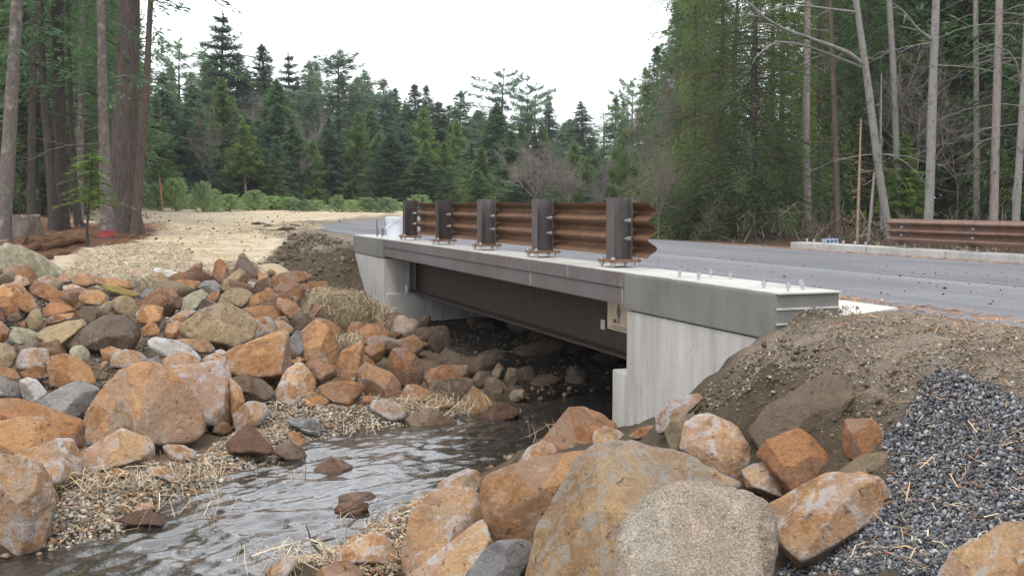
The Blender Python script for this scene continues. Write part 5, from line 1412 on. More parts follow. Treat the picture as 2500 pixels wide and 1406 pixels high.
# the wood right of the road
RGT = [
(1547,195,66,'openpine',80,'scraggly pine standing out from the right-hand wood'),
(1575,165,58,'fir',100,'fir stepping up the sky edge of the right-hand wood'),
(1612,112,52,'fir2',110,'tall fir on the sky edge of the right-hand wood'),
(1648,5,47,'fir2',120,'tall pointed fir leaning over the sky edge at right'),
(1690,-90,43,'fir',150,'tall fir whose top leaves the picture right of the sky'),
(1535,310,50,'broad',85,'bright broadleaf tree at the road bend'),
(1515,405,43,'broad',75,'bright green bush at the road bend by the near post'),
(1560,400,44,'olive',90,'olive bush behind the nearest guardrail post'),
(1655,345,36,'broad',130,'dark broadleaf tree right of the grey bare branches'),
(1640,470,33,'olive',150,'olive bush along the road right of the rail end'),
(1735,450,31,'olive',170,'drooping olive bush at the far road edge'),
(1590,500,34,'olive',110,'low grey-green bush behind the end of the rail'),
(1700,-260,34,'near2',330,'cedar with drooping yellowish branches right of the sky edge'),
(1770,-330,31.5,'near2',330,'large drooping cedar hanging over the far road edge'),
(1850,-360,30,'near1',330,'large drooping conifer at the middle of the right-hand wood'),
(1925,-300,33,'near2',320,'drooping cedar left of the grey straight trunk'),
(1800,-100,40,'near1',300,'dark conifer behind the drooping cedars'),
(1890,-240,44,'near1',300,'dark conifer deep behind the grey straight trunk'),
(1720,-150,48,'cedar',260,'green conifer behind the bare grey branches'),
(2130,-300,36,'near1',330,'conifer with green sprays behind the leaning pale trunk'),
(2060,-300,42,'near3',300,'thin conifer behind the reddish slim trunk'),
(2230,-320,40,'near1',320,'conifer behind the straight pale trunk'),
(2350,-320,38,'near3',330,'sparse conifer right of the straight pale trunk'),
(2420,-260,44,'near1',330,'dark conifer behind the far guardrail'),
(2500,-300,38,'near2',330,'green conifer at the right picture edge'),
(2215,330,33,'cedar2',150,'young yellow-green fir behind the left end of the far guardrail'),
(2150,380,35,'cedar2',90,'small bright fir beside the leaning pale trunk'),
(2450,470,34,'olive',150,'green bush behind the far guardrail'),
]
for px, top, dep, key, wpx, lab in RGT: tree_px(px, top, dep, key, wpx, lab, 'trees of the right-hand wood')
for px, top, dep, key, wpx, lab in [
 (1600,195,35,'bare',170,'grey bare tree overhanging the sky edge at right'),
 (1610,320,31,'bare2',150,'low grey bare tree right of the road bend'),
 (1665,20,35,'bare',190,'tall grey bare tree in front of the pointed fir'),
 (1750,-40,38,'bare2',170,'brownish bare tree between the drooping cedars'),
 (2250,40,34,'bare2',260,'grey bare tree behind the pale trunks'),
 (2350,150,36,'bare',260,'tangled grey bare tree in the dim wood at right'),
 (1560,410,32,'bare2',120,'grey twiggy bush at the road bend')]:
    tree_px(px, top, dep, key, wpx, lab, 'bare trees', 'tree')

# deep wood behind both sides: alike dim conifers
ks = ['near1', 'near3', 'fir', 'fir2', 'column', 'near1']
def deep(n, xr, yr, ok, label, group, seed, hh=(17, 25)):
    r = np.random.default_rng(seed); pts = []
    for _ in range(6000):
        if len(pts) >= n: break
        x, y = r.uniform(*xr), r.uniform(*yr)
        if not ok(x, y) or any((x - a) ** 2 + (y - b) ** 2 < 2.6 ** 2 for a, b in pts): continue
        pts.append((x, y))
    for x, y in pts:
        k_ = ks[r.integers(6)]
        tree_at(x, y, k_, r.uniform(*hh), r.uniform(2.6, 3.8), label, group, 'tree', 'fir_tree')
deep(58, (6, 50), (30, 75), lambda x, y: x / y > .27 and road_off(np.array([x]), np.array([y]))[0] > 9 + .12 * (y - 30) and x > 8, 'dim conifer deep in the dark wood beyond the far guardrail', 'deep wood on the right', 5)
deep(64, (-52, -10), (33, 85), lambda x, y: -.62 < x / y < -.335 - 3.6 / y, 'dim conifer in the dark wood behind the left trunks', 'deep wood on the left', 6)
deep(46, (-75, 40), (118, 150), lambda x, y: -.5 < x / y < .30, 'hazy conifer in the last row behind the field', 'last row of the far wood', 8, (8, 12.5))

# ------------------------------------------------------------------ single trunks seen close up
def trunk_tree(name, label, depth, pix, widths, barkm, group, top=22, crown=None, dead=10, limbs=(), rnd=1, leafm='needle_dark', needles=0, paint=False, dl=(1.0, 2.6)):
    """pix: points up the trunk in the photograph at one distance; continued to its full height above the picture"""
    r = np.random.default_rng(rnd)
    pts, rad = [], []
    for (px, py), w_ in zip(pix, widths):
        a, f, z = ray(px, py); pts.append([a / f * depth, depth, EYE + z / f * depth]); rad.append((.72 if barkm == 'bark_pale' else .85) * w_ / FPX * depth / 2)
    pts[0][2] = h1(pts[0][0], depth) - .15
    d = np.array(pts[-1]) - np.array(pts[-2]); d = d / max(d[2], .1)
    zt = pts[-1][2]; n0 = len(pts)
    if top > zt + 1:
        for q in np.linspace(.25, 1, 4):
            pts.append(list(np.array(pts[n0 - 1]) + d * (top - zt) * q * np.array([.6, .6, 1]))); rad.append(rad[n0 - 1] * (1 - .9 * q))
    pts = np.array(pts); rad = np.array(rad)
    # finer path with small wobble
    s0 = np.r_[0, np.cumsum(np.linalg.norm(np.diff(pts, axis=0), axis=1))]; ss = np.linspace(0, s0[-1], 60)
    P = np.c_[[np.interp(ss, s0, pts[:, i]) for i in range(3)]].T
    ker = np.array([1, 2, 3, 2, 1]) / 9
    for i in range(2): P[2:-2, i] = np.convolve(P[:, i], ker, 'valid')
    rr = np.interp(ss, s0, rad)
    rr = rr * (1 + .05 * vnoise(np.c_[ss * 1.5, np.full(60, rnd * 3.1)])); rr[:2] *= (1.35, 1.12)
    base = P[0].copy(); limb_segs = []
    t = thing(name, label, 'tree', base, group)
    V, F = tubes([(P - base, rr)], 12)
    V = V + (.05 * rr.mean() * vnoise(V * 9 + rnd))[:, None]
    segs = []
    for _ in range(dead):
        i = r.integers(6, 58); az = r.uniform(0, 6.28); L = r.uniform(*dl); s = np.linspace(0, 1, 6)
        o_ = np.array([math.cos(az), math.sin(az), 0])
        segs.append((P[i] - base + o_ * (L * s)[:, None] + np.array([0, 0, 1.]) * (-.3 * L * s ** 2 + r.normal(0, .05, 6) * s)[:, None], .016 * (1 - .8 * s)))
        for q in (.5, .8):
            dd = r.normal(0, .5, 3) + o_; segs.append((np.array([segs[-1][0][int(q * 5)], segs[-1][0][int(q * 5)] + dd * .3 * L]), np.array([.007, .003])))
            if len(segs) > 1: segs[-1], segs[-2] = segs[-2], segs[-1]
    for lp, lw in limbs:
        q = []
        for (px, py) in lp:
            a, f, z = ray(px, py); q.append([a / f * depth, depth - .25 * len(q), EYE + z / f * depth])
        q = np.array(q) - base
        sq = np.linspace(0, len(q) - 1, 12); q = np.c_[[np.interp(sq, np.arange(len(q)), q[:, i]) for i in range(3)]].T
        nl = [(q, np.linspace(lw, lw * .35, 12))]; limb_segs.append(nl)
        for i in range(3, 12, 2):
            dd = np.array([-r.uniform(.2, .9), r.normal(0, .4), r.uniform(-.3, .5)])
            nl.append((np.array([q[i], q[i] + dd * .5, q[i] + dd * .9 + [0, 0, -.1]]), np.array([lw * .3, lw * .2, .004])))
    tr = mobj('trunk', V, F, M[barkm], t, smooth=True)
    for nl in limb_segs: mobj('limb', *tubes(nl, 5), M[barkm], t, smooth=True)
    if segs:
        mobj('branches', *tubes(segs, 4), M[barkm], t, smooth=True)['kind'] = 'stuff'
    if needles:
        C, D = [], []
        for _ in range(needles // 60):
            i = r.integers(10, 58); az = r.uniform(0, 6.28); L = r.uniform(.8, 2.6); o_ = np.array([math.cos(az), math.sin(az), 0]); sv = np.array([-o_[1], o_[0], 0])
            s = r.random(60) ** .7; lat = r.uniform(-1, 1, 60)
            C.append(P[i] - base + o_ * (L * s)[:, None] + sv * (lat * .28 * L * (1.1 - s))[:, None] + np.c_[np.zeros((60, 2)), -.35 * L * s ** 2 + r.normal(0, .06, 60)])
            D.append(o_ + sv * lat[:, None] + r.normal(0, .25, (60, 3)) + [0, 0, -.3])
        C = np.concatenate(C); D = np.concatenate(D); n_ = len(C)
        link(bpy.data.objects.new('crown', spray_mesh('crown', C, D, np.tile([0, 0, 1.], (n_, 1)) + r.normal(0, .5, (n_, 3)), r.uniform(.13, .26, n_), r.uniform(.03, .06, n_), M[leafm], r)), t)
    if paint:
        c = P[1] - base + np.array([.0, 0, .0])
        Pp = P[:5] - base; q = np.linspace(0, 1, 5)
        V2, F2 = tubes([(np.c_[[np.interp(np.linspace(.2, .34, 5), Pp[:, 2], Pp[:, i]) for i in range(2)] + [np.linspace(.2, .34, 5)]].T, np.interp(np.linspace(.2, .34, 5), Pp[:, 2], rr[:5]) + .012)], 12)
        mobj('paint_mark', V2, F2, M['redpaint'], t, smooth=True)['label'] = 'red paint band near the base'
    return t
GL = 'trunks of the left grove'
trunk_tree('fir_tree', 'leftmost trunk with mottled grey bark leaning right', 19.8, [(6,640),(14,480),(28,250),(42,0)], [46,40,36,30], 'bark_grey', GL, rnd=1, dead=14, needles=2400)
trunk_tree('fir_tree', 'slim dark trunk leaning left beside the stump', 23.5, [(133,568),(122,400),(104,200),(98,0)], [30,24,20,17], 'bark_dark', GL, rnd=2, dead=26, needles=4200)
trunk_tree('fir_tree', 'thick dark trunk right beside the slim leaning one', 24, [(153,562),(148,350),(142,150),(140,0)], [38,33,32,30], 'bark_dark', GL, rnd=3, dead=26, needles=5200)
trunk_tree('fir_tree', 'thin trunk with a curved foot in the left grove', 25, [(205,566),(186,530),(180,420),(172,250),(165,0)], [26,22,17,14,10], 'bark_dark', GL, rnd=4, dead=22, needles=3600)
trunk_tree('fir_tree', 'lichen-grey trunk with red paint at its base', 21.5, [(262,590),(256,400),(250,200),(246,0)], [40,31,26,22], 'bark_grey', GL, rnd=5, dead=22, paint=True, needles=2400)
trunk_tree('pine_tree', 'thickest trunk of reddish fissured bark in the left grove', 23.5, [(305,572),(302,420),(310,200),(318,0)], [92,76,66,54], 'bark_red', GL, rnd=6, top=30, dead=8, needles=1200)
trunk_tree('fir_tree', 'slender reddish trunk leaning right beside the thickest one', 23, [(328,556),(340,430),(358,220),(364,60),(372,-60)], [28,24,20,16,14], 'bark_brown', GL, rnd=7, dead=16, needles=1800, leafm='needle_dark')
trunk_tree('fir_tree', 'distant trunk between the curved and the painted trunks', 32, [(195,520),(196,350),(200,0)], [20,18,14], 'bark_grey', GL, rnd=8, dead=18, needles=4200)
trunk_tree('fir_tree', 'dim trunk left of the slim leaning trunk', 30, [(75,520),(78,300),(84,0)], [22,20,16], 'bark_dark', GL, rnd=9, dead=24, needles=4800)
GR = 'pale trunks of the right-hand wood'
trunk_tree('aspen_tree', 'leaning pale trunk with two long arching limbs', 28, [(2172,600),(2165,540),(2143,400),(2118,200),(2088,-10)], [30,28,27,25,20], 'bark_pale', GR, rnd=11, top=13, dead=6,
    limbs=[([(2108,158),(2060,130),(1990,110),(1900,85),(1850,65),(1790,20)], .075), ([(2106,165),(2040,145),(1960,120),(1890,112),(1855,125),(1825,150)], .045), ([(2090,30),(2030,28),(1960,24),(1905,28),(1850,45)], .04)])
trunk_tree('aspen_tree', 'straightest and brightest pale trunk behind the far guardrail', 26.5, [(2262,600),(2270,480),(2276,250),(2286,-10)], [31,30,29,24], 'bark_pale', GR, rnd=12, top=17, dead=8, limbs=[([(2278,100),(2230,75),(2190,40),(2150,20)], .04)])
trunk_tree('aspen_tree', 'grey trunk standing behind between the two pale ones', 33, [(2200,580),(2190,400),(2180,150),(2170,-10)], [24,22,21,18], 'bark_pale', GR, rnd=13, top=18, dead=10)
trunk_tree('aspen_tree', 'pale trunk at the right picture edge', 25.5, [(2476,610),(2484,470),(2494,300),(2504,100)], [27,25,22,18], 'bark_pale', GR, rnd=14, top=15, dead=8, limbs=[([(2492,200),(2470,160),(2440,135),(2390,120)], .035)])
trunk_tree('pine_tree', 'slim reddish trunk behind the left end of the far curb', 28.5, [(2046,595),(2042,420),(2034,200),(2026,-10)], [18,17,15,12], 'bark_brown', GR, rnd=15, top=18, dead=34, dl=(.8, 2.4))
trunk_tree('fir_tree', 'straight grey trunk among the drooping cedars', 31, [(1972,590),(1968,300),(1970,120),(1972,-10)], [22,22,20,17], 'bark_twig', GR, rnd=16, top=20, dead=20)
trunk_tree('fir_tree', 'grey-brown trunk near the right edge behind the far rail', 30, [(2424,590),(2432,300),(2440,-10)], [25,23,19], 'bark_twig', GR, rnd=17, top=20, dead=26)
trunk_tree('fir_tree', 'dim thin trunk left of the grey-brown one', 34, [(2384,590),(2384,300),(2382,-10)], [20,17,14], 'bark_twig', GR, rnd=18, top=20, dead=26)
trunk_tree('dead_tree', 'thin tan dead stem beside the far curb', 27, [(2092,600),(2097,450),(2102,290)], [9,8,4], 'bark_tan', GR, rnd=19, top=3, dead=5, dl=(.2, .5))
trunk_tree('dead_tree', 'thin grey leaning stem right of the tan dead stem', 27.5, [(2118,600),(2128,500),(2134,420)], [10,9,6], 'bark_twig', GR, rnd=20, top=3, dead=5, dl=(.2, .5))
trunk_tree('fir_tree', 'dark slim trunk left of the reddish slim one', 32, [(2000,585),(2002,350),(2004,-10)], [16,14,11], 'bark_dark', GR, rnd=21, top=18, dead=30)
trunk_tree('dead_tree', 'broken pale stem right of the leaning pale trunk', 31, [(2152,560),(2150,330),(2152,180)], [9,8,5], 'bark_pale', GR, rnd=22, top=3, dead=5, dl=(.2, .5))

# young fir in front of the left grove
r = np.random.default_rng(31)
a, f, z = ray(215, 606); dpt = 19.2; bx, by = a / f * dpt, dpt; bz = h1(bx, by)
yf_ = thing('fir_sapling', 'young fir with fan-like green branches on a thin dark stem', 'sapling', (bx, by, bz), None)
stem = np.array([[0, 0, -.1], [-.01, 0, .35], [.03, 0, .7], [.10, 0, 1.1], [.13, 0, 1.75]])
mobj('trunk', *tubes([(stem, np.array([.028, .024, .021, .016, .006]))], 6), M['bark_dark'], yf_, smooth=True)
C, D, N_, segs = [], [], [], []
for i in range(44):
    t = r.uniform(.42, 1.0); z0 = .15 + 1.6 * t; az = i * 2.4; L = .85 * (1.15 - t) ** .5 * r.uniform(.6, 1.1)
    o_ = np.array([math.cos(az), math.sin(az), 0]); sv = np.array([-o_[1], o_[0], 0]); p0 = np.array([np.interp(z0, stem[:, 2], stem[:, 0]), 0, z0])
    n_ = int(90 * L) + 12; s = r.random(n_) ** .8; lat = r.uniform(-1, 1, n_)
    C.append(p0 + o_ * (L * s)[:, None] + sv * (lat * .30 * L * (1.1 - s))[:, None] + np.c_[np.zeros((n_, 2)), -.22 * L * s ** 2 + r.normal(0, .012, n_)])
    D.append(o_ * .8 + sv * lat[:, None] + r.normal(0, .15, (n_, 3))); N_.append(np.tile([0, 0, 1.], (n_, 1)) + r.normal(0, .25, (n_, 3)))
    segs.append((np.array([p0, p0 + o_ * L * .5 - [0, 0, .05 * L], p0 + o_ * L - [0, 0, .22 * L]]), np.array([.006, .004, .002])))
C = np.concatenate(C); n_ = len(C)
link(bpy.data.objects.new('crown', spray_mesh('crown', C, np.concatenate(D), np.concatenate(N_), r.uniform(.07, .14, n_), r.uniform(.02, .04, n_), M['needle_bright'], r)), yf_)
mobj('branches', *tubes(segs, 3), M['bark_dark'], yf_)['kind'] = 'stuff'
# ------------------------------------------------------------------ loose stones, straw and needles (uncountable)
IV, IF = ICO[1]
def stones(name, P, sz, cols, rng, flat=.6, kind='stuff', settle=.25):
    n = len(P)
    V = IV[None] * (1 + rng.uniform(-.42, .25, (n, 12, 1)))
    V = V * np.stack([rng.uniform(.75, 1.25, n), rng.uniform(.6, 1.0, n), rng.uniform(flat * .7, flat * 1.3, n)], 1)[:, None]
    a, t1, t2 = rng.uniform(0, 6.28, n), rng.normal(0, .35, n), rng.normal(0, .35, n)
    ca, sa = np.cos(a), np.sin(a); o_, z_ = np.ones(n), np.zeros(n)
    Rz = np.stack([np.stack([ca, -sa, z_], 1), np.stack([sa, ca, z_], 1), np.stack([z_, z_, o_], 1)], 1)
    Rx = np.stack([np.stack([o_, z_, z_], 1), np.stack([z_, np.cos(t1), -np.sin(t1)], 1), np.stack([z_, np.sin(t1), np.cos(t1)], 1)], 1)
    Ry = np.stack([np.stack([np.cos(t2), z_, np.sin(t2)], 1), np.stack([z_, o_, z_], 1), np.stack([-np.sin(t2), z_, np.cos(t2)], 1)], 1)
    Rm = Rz @ Rx @ Ry
    V = np.einsum('nij,nkj->nki', Rm, V) * sz[:, None, None] + P[:, None]
    V[:, :, 2] += (sz * settle)[:, None]
    F = (IF[None] + (np.arange(n) * 12)[:, None, None]).reshape(-1, 3)
    c = np.array(cols)[rng.integers(len(cols), size=n)] * rng.uniform(.7, 1.3, (n, 1))
    o = mobj(name, V.reshape(-1, 3), F, M['stone'], tint=np.repeat(c, 12, 0))
    o['kind'] = kind
    return o
def sample(n, poly, rng, extra=None, dens=None):
    p = np.array(poly); lo, hi = p.min(0), p.max(0); X_ = []
    tot = 0
    while tot < n:
        q = rng.uniform(lo, hi, (n, 2)); k_ = inside(poly, q[:, 0], q[:, 1])
        if extra is not None: k_ &= extra(q[:, 0], q[:, 1])
        q = q[k_]; X_.append(q); tot += len(q)
        if len(q) == 0: break
    q = np.concatenate(X_)[:n]
    return np.c_[q, hfun(q[:, 0], q[:, 1])]
def blades(name, P, D, L, W, cols, rng, sag=.15, m_='straw', kind='stuff'):
    """thin bent strips: two quads each"""
    n = len(P); D = D / np.linalg.norm(D, axis=1)[:, None]
    up = np.array([0, 0, 1.]); S_ = np.cross(D, up + rng.normal(0, .4, (n, 3))); S_ /= np.linalg.norm(S_, axis=1)[:, None] + 1e-9
    Nn = np.cross(S_, D); b_ = rng.normal(0, sag, n)[:, None] * L[:, None] * Nn
    p0, p1, p2 = P - D * L[:, None] / 2, P + b_, P + D * L[:, None] / 2
    s = S_ * W[:, None] / 2
    V = np.stack([p0 - s, p0 + s, p1 - s, p1 + s, p2 - s * .5, p2 + s * .5], 1).reshape(-1, 3)
    o6 = (np.arange(n) * 6)[:, None]
    F = np.concatenate([o6 + [[0, 1, 3, 2]], o6 + [[2, 3, 5, 4]]])
    c = np.array(cols)[rng.integers(len(cols), size=n)] * rng.uniform(.7, 1.25, (n, 1))
    o = mobj(name, V, F, M[m_], tint=np.repeat(c, 6, 0)); o['kind'] = kind
    return o
def heading(n, rng, tilt=.25):
    a = rng.uniform(0, 6.28, n); return np.c_[np.cos(a), np.sin(a), rng.normal(0, tilt, n)]
rng = np.random.default_rng(55)

# crushed blue-grey stone spilling down the right slope
BL = [(.095, .10, .11), (.14, .145, .155), (.06, .063, .072), (.19, .197, .208), (.11, .112, .118), (.29, .293, .298), (.14, .13, .115)]
p = sample(20000, PILE, rng); sz = np.clip(rng.lognormal(-4.92, .36, len(p)), .004, .017)
p[:, 2] += rng.random(len(p)) ** 2 * .03
stones('crushed_stone', p, sz, BL, rng, .8)
q = sample(700, [tuple(x) for x in (np.array(PILE) - np.mean(PILE, 0)) * 1.22 + np.mean(PILE, 0)], rng)[:, :2]
q = q[~inside(PILE, q[:, 0], q[:, 1])]; q = q[stream_t(q[:, 0], q[:, 1])[0] > 1.4]
pz = hfun(q[:, 0], q[:, 1]) + soil_lump(q[:, 0], q[:, 1])
stones('spilled_crushed_stone', np.c_[q, pz], np.clip(rng.lognormal(-4.8, .35, len(q)), .004, .018), BL, rng, .8)
# gravelly soil of the right slope and the road shoulder
SLOPE = wpoly([(1900,835),(1960,775),(2060,760),(2250,790),(2520,830),(2540,960),(2350,920),(2250,1000),(2130,1100),(2000,1080),(1900,1080),(1640,1040),(1700,965)])
BR = [(.20, .16, .112), (.15, .115, .08), (.27, .225, .165), (.11, .083, .056), (.22, .19, .155), (.33, .30, .25)]
p = sample(6500, SLOPE, rng); p[:, 2] += soil_lump(p[:, 0], p[:, 1]); q_ = rng.random(len(p))
stones('soil_gravel', p, np.clip(rng.lognormal(-5.15, .4, len(p)), .003, .016), BR, rng, .65)
SH = [UV(5.8, 4.5, 0)[:2], UV(5.8, 5.25, 0)[:2], UV(1.0, 5.3, 0)[:2], UV(1.0, 3.0, 0)[:2], UV(4.5, 3.2, 0)[:2]]
p = sample(4500, SH, rng); stones('shoulder_gravel', p, rng.uniform(.004, .010, len(p)), BR, rng, .6)
CL = [(.10, .075, .05), (.075, .056, .038), (.13, .10, .07), (.16, .125, .09)]
p = sample(1300, SLOPE, rng); p = p[p[:, 2] < EYE - .88]; p[:, 2] += soil_lump(p[:, 0], p[:, 1]) - .008
stones('soil_clods', p, np.clip(rng.lognormal(-4.4, .45, len(p)), .006, .03), CL, rng, .7)
p = sample(260, SLOPE, rng); p[:, 2] += soil_lump(p[:, 0], p[:, 1]) + .01
blades('soil_roots', p, heading(len(p), rng, .3), rng.uniform(.05, .22, len(p)), rng.uniform(.002, .004, len(p)), [(.22, .15, .09), (.34, .24, .13), (.14, .10, .07)], rng, .25)
# far embankment gravel
EM = [UV(17.6, 3.95, 0)[:2], UV(19.6, 3.97, 0)[:2], UV(24, 4.0, 0)[:2], UV(23, 3.3, 0)[:2], UV(20.5, 2.9, 0)[:2], UV(18.2, 1.9, 0)[:2], UV(17.6, 2.6, 0)[:2]]
p = sample(3500, EM, rng); p[:, 2] += soil_lump(p[:, 0], p[:, 1]); stones('embankment_gravel', p, rng.uniform(.006, .016, len(p)), [tuple(x * .7 for x in c) for c in BR], rng, .6)
p = sample(900, EM, rng); p[:, 2] += soil_lump(p[:, 0], p[:, 1]) - .01
stones('embankment_clods', p, np.clip(rng.lognormal(-3.5, .45, len(p)), .012, .09), CL, rng, .7)
# pebbles of the gravel bars and between the boulders
BARS = wpoly([(100,1330),(160,1200),(300,1140),(480,1110),(640,985),(760,960),(960,960),(1180,990),(1290,1010),(1250,1060),(1000,1080),(700,1120),(560,1220),(430,1290),(180,1370)])
PB = [(.28, .23, .17), (.20, .17, .135), (.36, .32, .25), (.16, .14, .12), (.24, .16, .10), (.44, .40, .32), (.19, .185, .18)]
near_w = lambda x, y: (lambda d, h: (d < h + 1.6) & (d > h - .12))(*stream_t(x, y))
p = sample(9500, BARS, rng, lambda x, y: stream_t(x, y)[0] > stream_t(x, y)[1] - .15); stones('bar_pebbles', p, rng.uniform(.009, .024, len(p)), PB, rng, .6)
BARR = wpoly([(660,1400),(760,1330),(830,1290),(960,1230),(1040,1210),(1080,1260),(1010,1330),(960,1400)])
p = sample(2200, BARR, rng); stones('right_bar_pebbles', p, rng.uniform(.007, .016, len(p)), PB, rng, .6)
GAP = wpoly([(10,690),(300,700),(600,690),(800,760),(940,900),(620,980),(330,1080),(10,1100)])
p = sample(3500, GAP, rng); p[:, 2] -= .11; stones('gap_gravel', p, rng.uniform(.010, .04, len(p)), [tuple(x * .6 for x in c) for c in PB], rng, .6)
BEDP = [tuple(s[:2]) for s in STREAM[2:12]]
q = STREAM[3:11][rng.integers(8, size=2600), :2] + rng.normal(0, .55, (2600, 2)); q = q[stream_t(q[:, 0], q[:, 1])[0] < 1.0]
stones('bed_cobbles', np.c_[q, hfun(q[:, 0], q[:, 1])], rng.uniform(.012, .05, len(q)), [(.17, .12, .08), (.11, .085, .065), (.22, .16, .10), (.20, .10, .06)], rng, .6)
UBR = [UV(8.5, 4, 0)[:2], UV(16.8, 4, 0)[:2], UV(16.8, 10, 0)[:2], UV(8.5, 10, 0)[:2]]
p = sample(2500, UBR, rng); stones('under_bridge_shade_gravel', p, rng.uniform(.012, .035, len(p)), [tuple(x * .35 for x in c) for c in PB], rng, .6)  # pebble colours darkened here to deepen the shade below the bridge
# crumbs of asphalt and stones on the road
V_ = rng.uniform(5.6, 11.5, 300); U_ = rng.uniform(3.5, 17, 300)
p = np.array([UV(u, v, 0) for u, v in zip(U_, V_)]); p[:, 2] = road_z(V_ - 9.95) + .0
stones('asphalt_crumbs', p, rng.uniform(.005, .014, 300) * (1 + (rng.random(300) < .06)), [(.025, .025, .027), (.05, .048, .046), (.03, .03, .03), (.3, .27, .22)], rng, .6)

ST = [(.50, .40, .26), (.58, .48, .33), (.38, .30, .19), (.28, .21, .13)]
NEED = [(.36, .16, .07), (.45, .24, .11), (.30, .13, .06), (.52, .34, .18)]
# pine needles along the road edges and on the shoulder
n = 5200; V_ = np.r_[4.5 + rng.random(n) ** 1.6 * 1.2, 14.66 - rng.random(1500) ** 1.5 * .5]; U_ = np.r_[rng.uniform(3.5, 17.5, n), rng.uniform(7, 24, 1500)]
m_ = ~((U_ < 5.8) & (V_ < 5.3)); V_, U_ = V_[m_], U_[m_]
p = np.array([UV(u, v, 0) for u, v in zip(U_, V_)]); p[:, 2] = road_z(V_ - 9.95) + .004 + rng.random(len(p)) * .012
p = p[(V_ > 5.25) | (U_ > 8) | (U_ < 5.8)]
blades('road_needles', p, heading(len(p), rng, .08), rng.uniform(.07, .19, len(p)), rng.uniform(.005, .010, len(p)), NEED, rng, .08)
p = sample(1500, SH + [], rng); p[:, 2] += .012
blades('shoulder_needles', p, heading(len(p), rng, .12), rng.uniform(.07, .18, len(p)), rng.uniform(.002, .004, len(p)), NEED, rng, .1)
p = sample(320, PILE, rng); p[:, 2] += .03
blades('pile_needles', p, heading(len(p), rng, .2), rng.uniform(.05, .15, len(p)), rng.uniform(.002, .006, len(p)), NEED + ST, rng, .15)
# straw: bale clump on the bank, wisps over the bars, blanket edge
def clump(name, c, R3, n, rng, cols=ST, L=(.10, .28), w=(.003, .006), down=.25):
    v = rng.normal(0, 1, (n, 3)); v /= np.linalg.norm(v, axis=1)[:, None]; v[:, 2] = np.abs(v[:, 2])
    P_ = np.array(c) + v * np.array(R3) * (rng.random(n) ** .25)[:, None]
    t = np.cross(v, rng.normal(0, 1, (n, 3))); t[:, 2] -= down
    return blades(name, P_, t, rng.uniform(*L, n), rng.uniform(*w, n), cols, rng, .2)
g = hit(836, 785)
bale = tag(clump('straw_clump', g + [0, 0, -.05], (.66, .52, .52), 7500, rng, cols=[tuple(x * .8 for x in c) for c in ST], L=(.08, .22)), None, None)
core_v, core_f = ICO[3]
o = mobj('straw_mound', core_v * (1 + .1 * fbm(core_v * 3, 3))[:, None] * [.62, .48, .48], core_f, M['ground'], smooth=True, tint=np.tile((.20, .15, .085), (len(core_v), 1)))
o.location = g + [0, 0, -.06]; tag(o, 'matted straw clump lodged beside the far abutment wall', 'straw clump')
bale.parent = o; bale.location = (0, 0, 0); bale.matrix_parent_inverse = Matrix.Translation(-o.location)
for px, py, R3, n in ((790, 750, (.3, .25, .2), 500), (850, 860, (.22, .2, .12), 260)): clump('straw_wisps', hit(px, py) + [0, 0, .1], R3, n, rng)
for (px, py, up_, R3, n) in ((940, 862, .35, (.10, .08, .28), 320), (1035, 1000, .05, (.75, .35, .18), 1500), (1000, 985, .0, (.5, .3, .10), 500), (230, 1195, .03, (.42, .30, .12), 1100), (330, 1160, .03, (.7, .4, .08), 900), (300, 1230, .0, (.8, .45, .05), 700), (560, 1170, 0, (.7, .35, .05), 500), (640, 1105, .15, (.2, .12, .06), 60), (700, 1395, .08, (.3, .2, .10), 360), (920, 1280, .02, (.35, .3, .05), 350), (760, 1040, 0, (.7, .4, .05), 500), (1330, 1085, .1, (.2, .15, .06), 120), (1180,1010,.0,(.5,.3,.06),300)):
    clump('straw_wisps', hit(px, py) + [0, 0, up_], (R3[0], R3[1], R3[2] * (1 if px == 940 else .6)), int(n * (1 if px == 940 else .17)), rng, down=.9 if px == 940 else .1)
p = sample(1500, BARS, rng, lambda x, y: stream_t(x, y)[0] > stream_t(x, y)[1] + .08); p[:, 2] += .012
blades('bar_litter', p, heading(len(p), rng, .12), rng.uniform(.06, .22, len(p)), rng.uniform(.003, .007, len(p)), NEED + ST, rng, .12)
p = sample(800, BARR, rng); p[:, 2] += .015
blades('right_bar_litter', p, heading(len(p), rng, .15), rng.uniform(.05, .18, len(p)), rng.uniform(.002, .006, len(p)), NEED + ST, rng, .12)
g0 = wpoly([(20,985),(110,990),(170,1015),(60,1012)])
SW = wpoly([(160,670),(200,620),(330,600),(430,600),(470,640),(640,650),(420,668),(300,690)])
p = sample(7000, SW, rng); p[:, 2] += .02 + rng.random(len(p)) * .04
blades('straw_slope', p, heading(len(p), rng, .25), rng.uniform(.1, .28, len(p)), rng.uniform(.0035, .007, len(p)), [(.56, .47, .34), (.46, .38, .27), (.34, .27, .18), (.62, .55, .42)], rng, .15)
FD = wpoly([(345,560),(420,520),(600,512),(900,535),(820,560),(660,590),(600,640),(450,640),(420,600)])
p = sample(230, FD, rng); p[:, 2] += .02
stones('field_debris', p, np.clip(rng.lognormal(-3.5, .45, len(p)), .012, .07), [(.12, .085, .055), (.20, .145, .095), (.08, .06, .045), (.30, .23, .15)], rng, .5)
FL = wpoly([(340,590),(420,560),(700,545),(820,560),(640,600),(620,650),(470,640),(430,600)])
p = sample(2600, FL, rng); p[:, 2] += .015
blades('field_straw', p, heading(len(p), rng, .12), rng.uniform(.12, .35, len(p)), rng.uniform(.006, .013, len(p)), [(.72, .58, .38), (.60, .47, .29), (.78, .66, .46), (.40, .30, .18)], rng, .12)
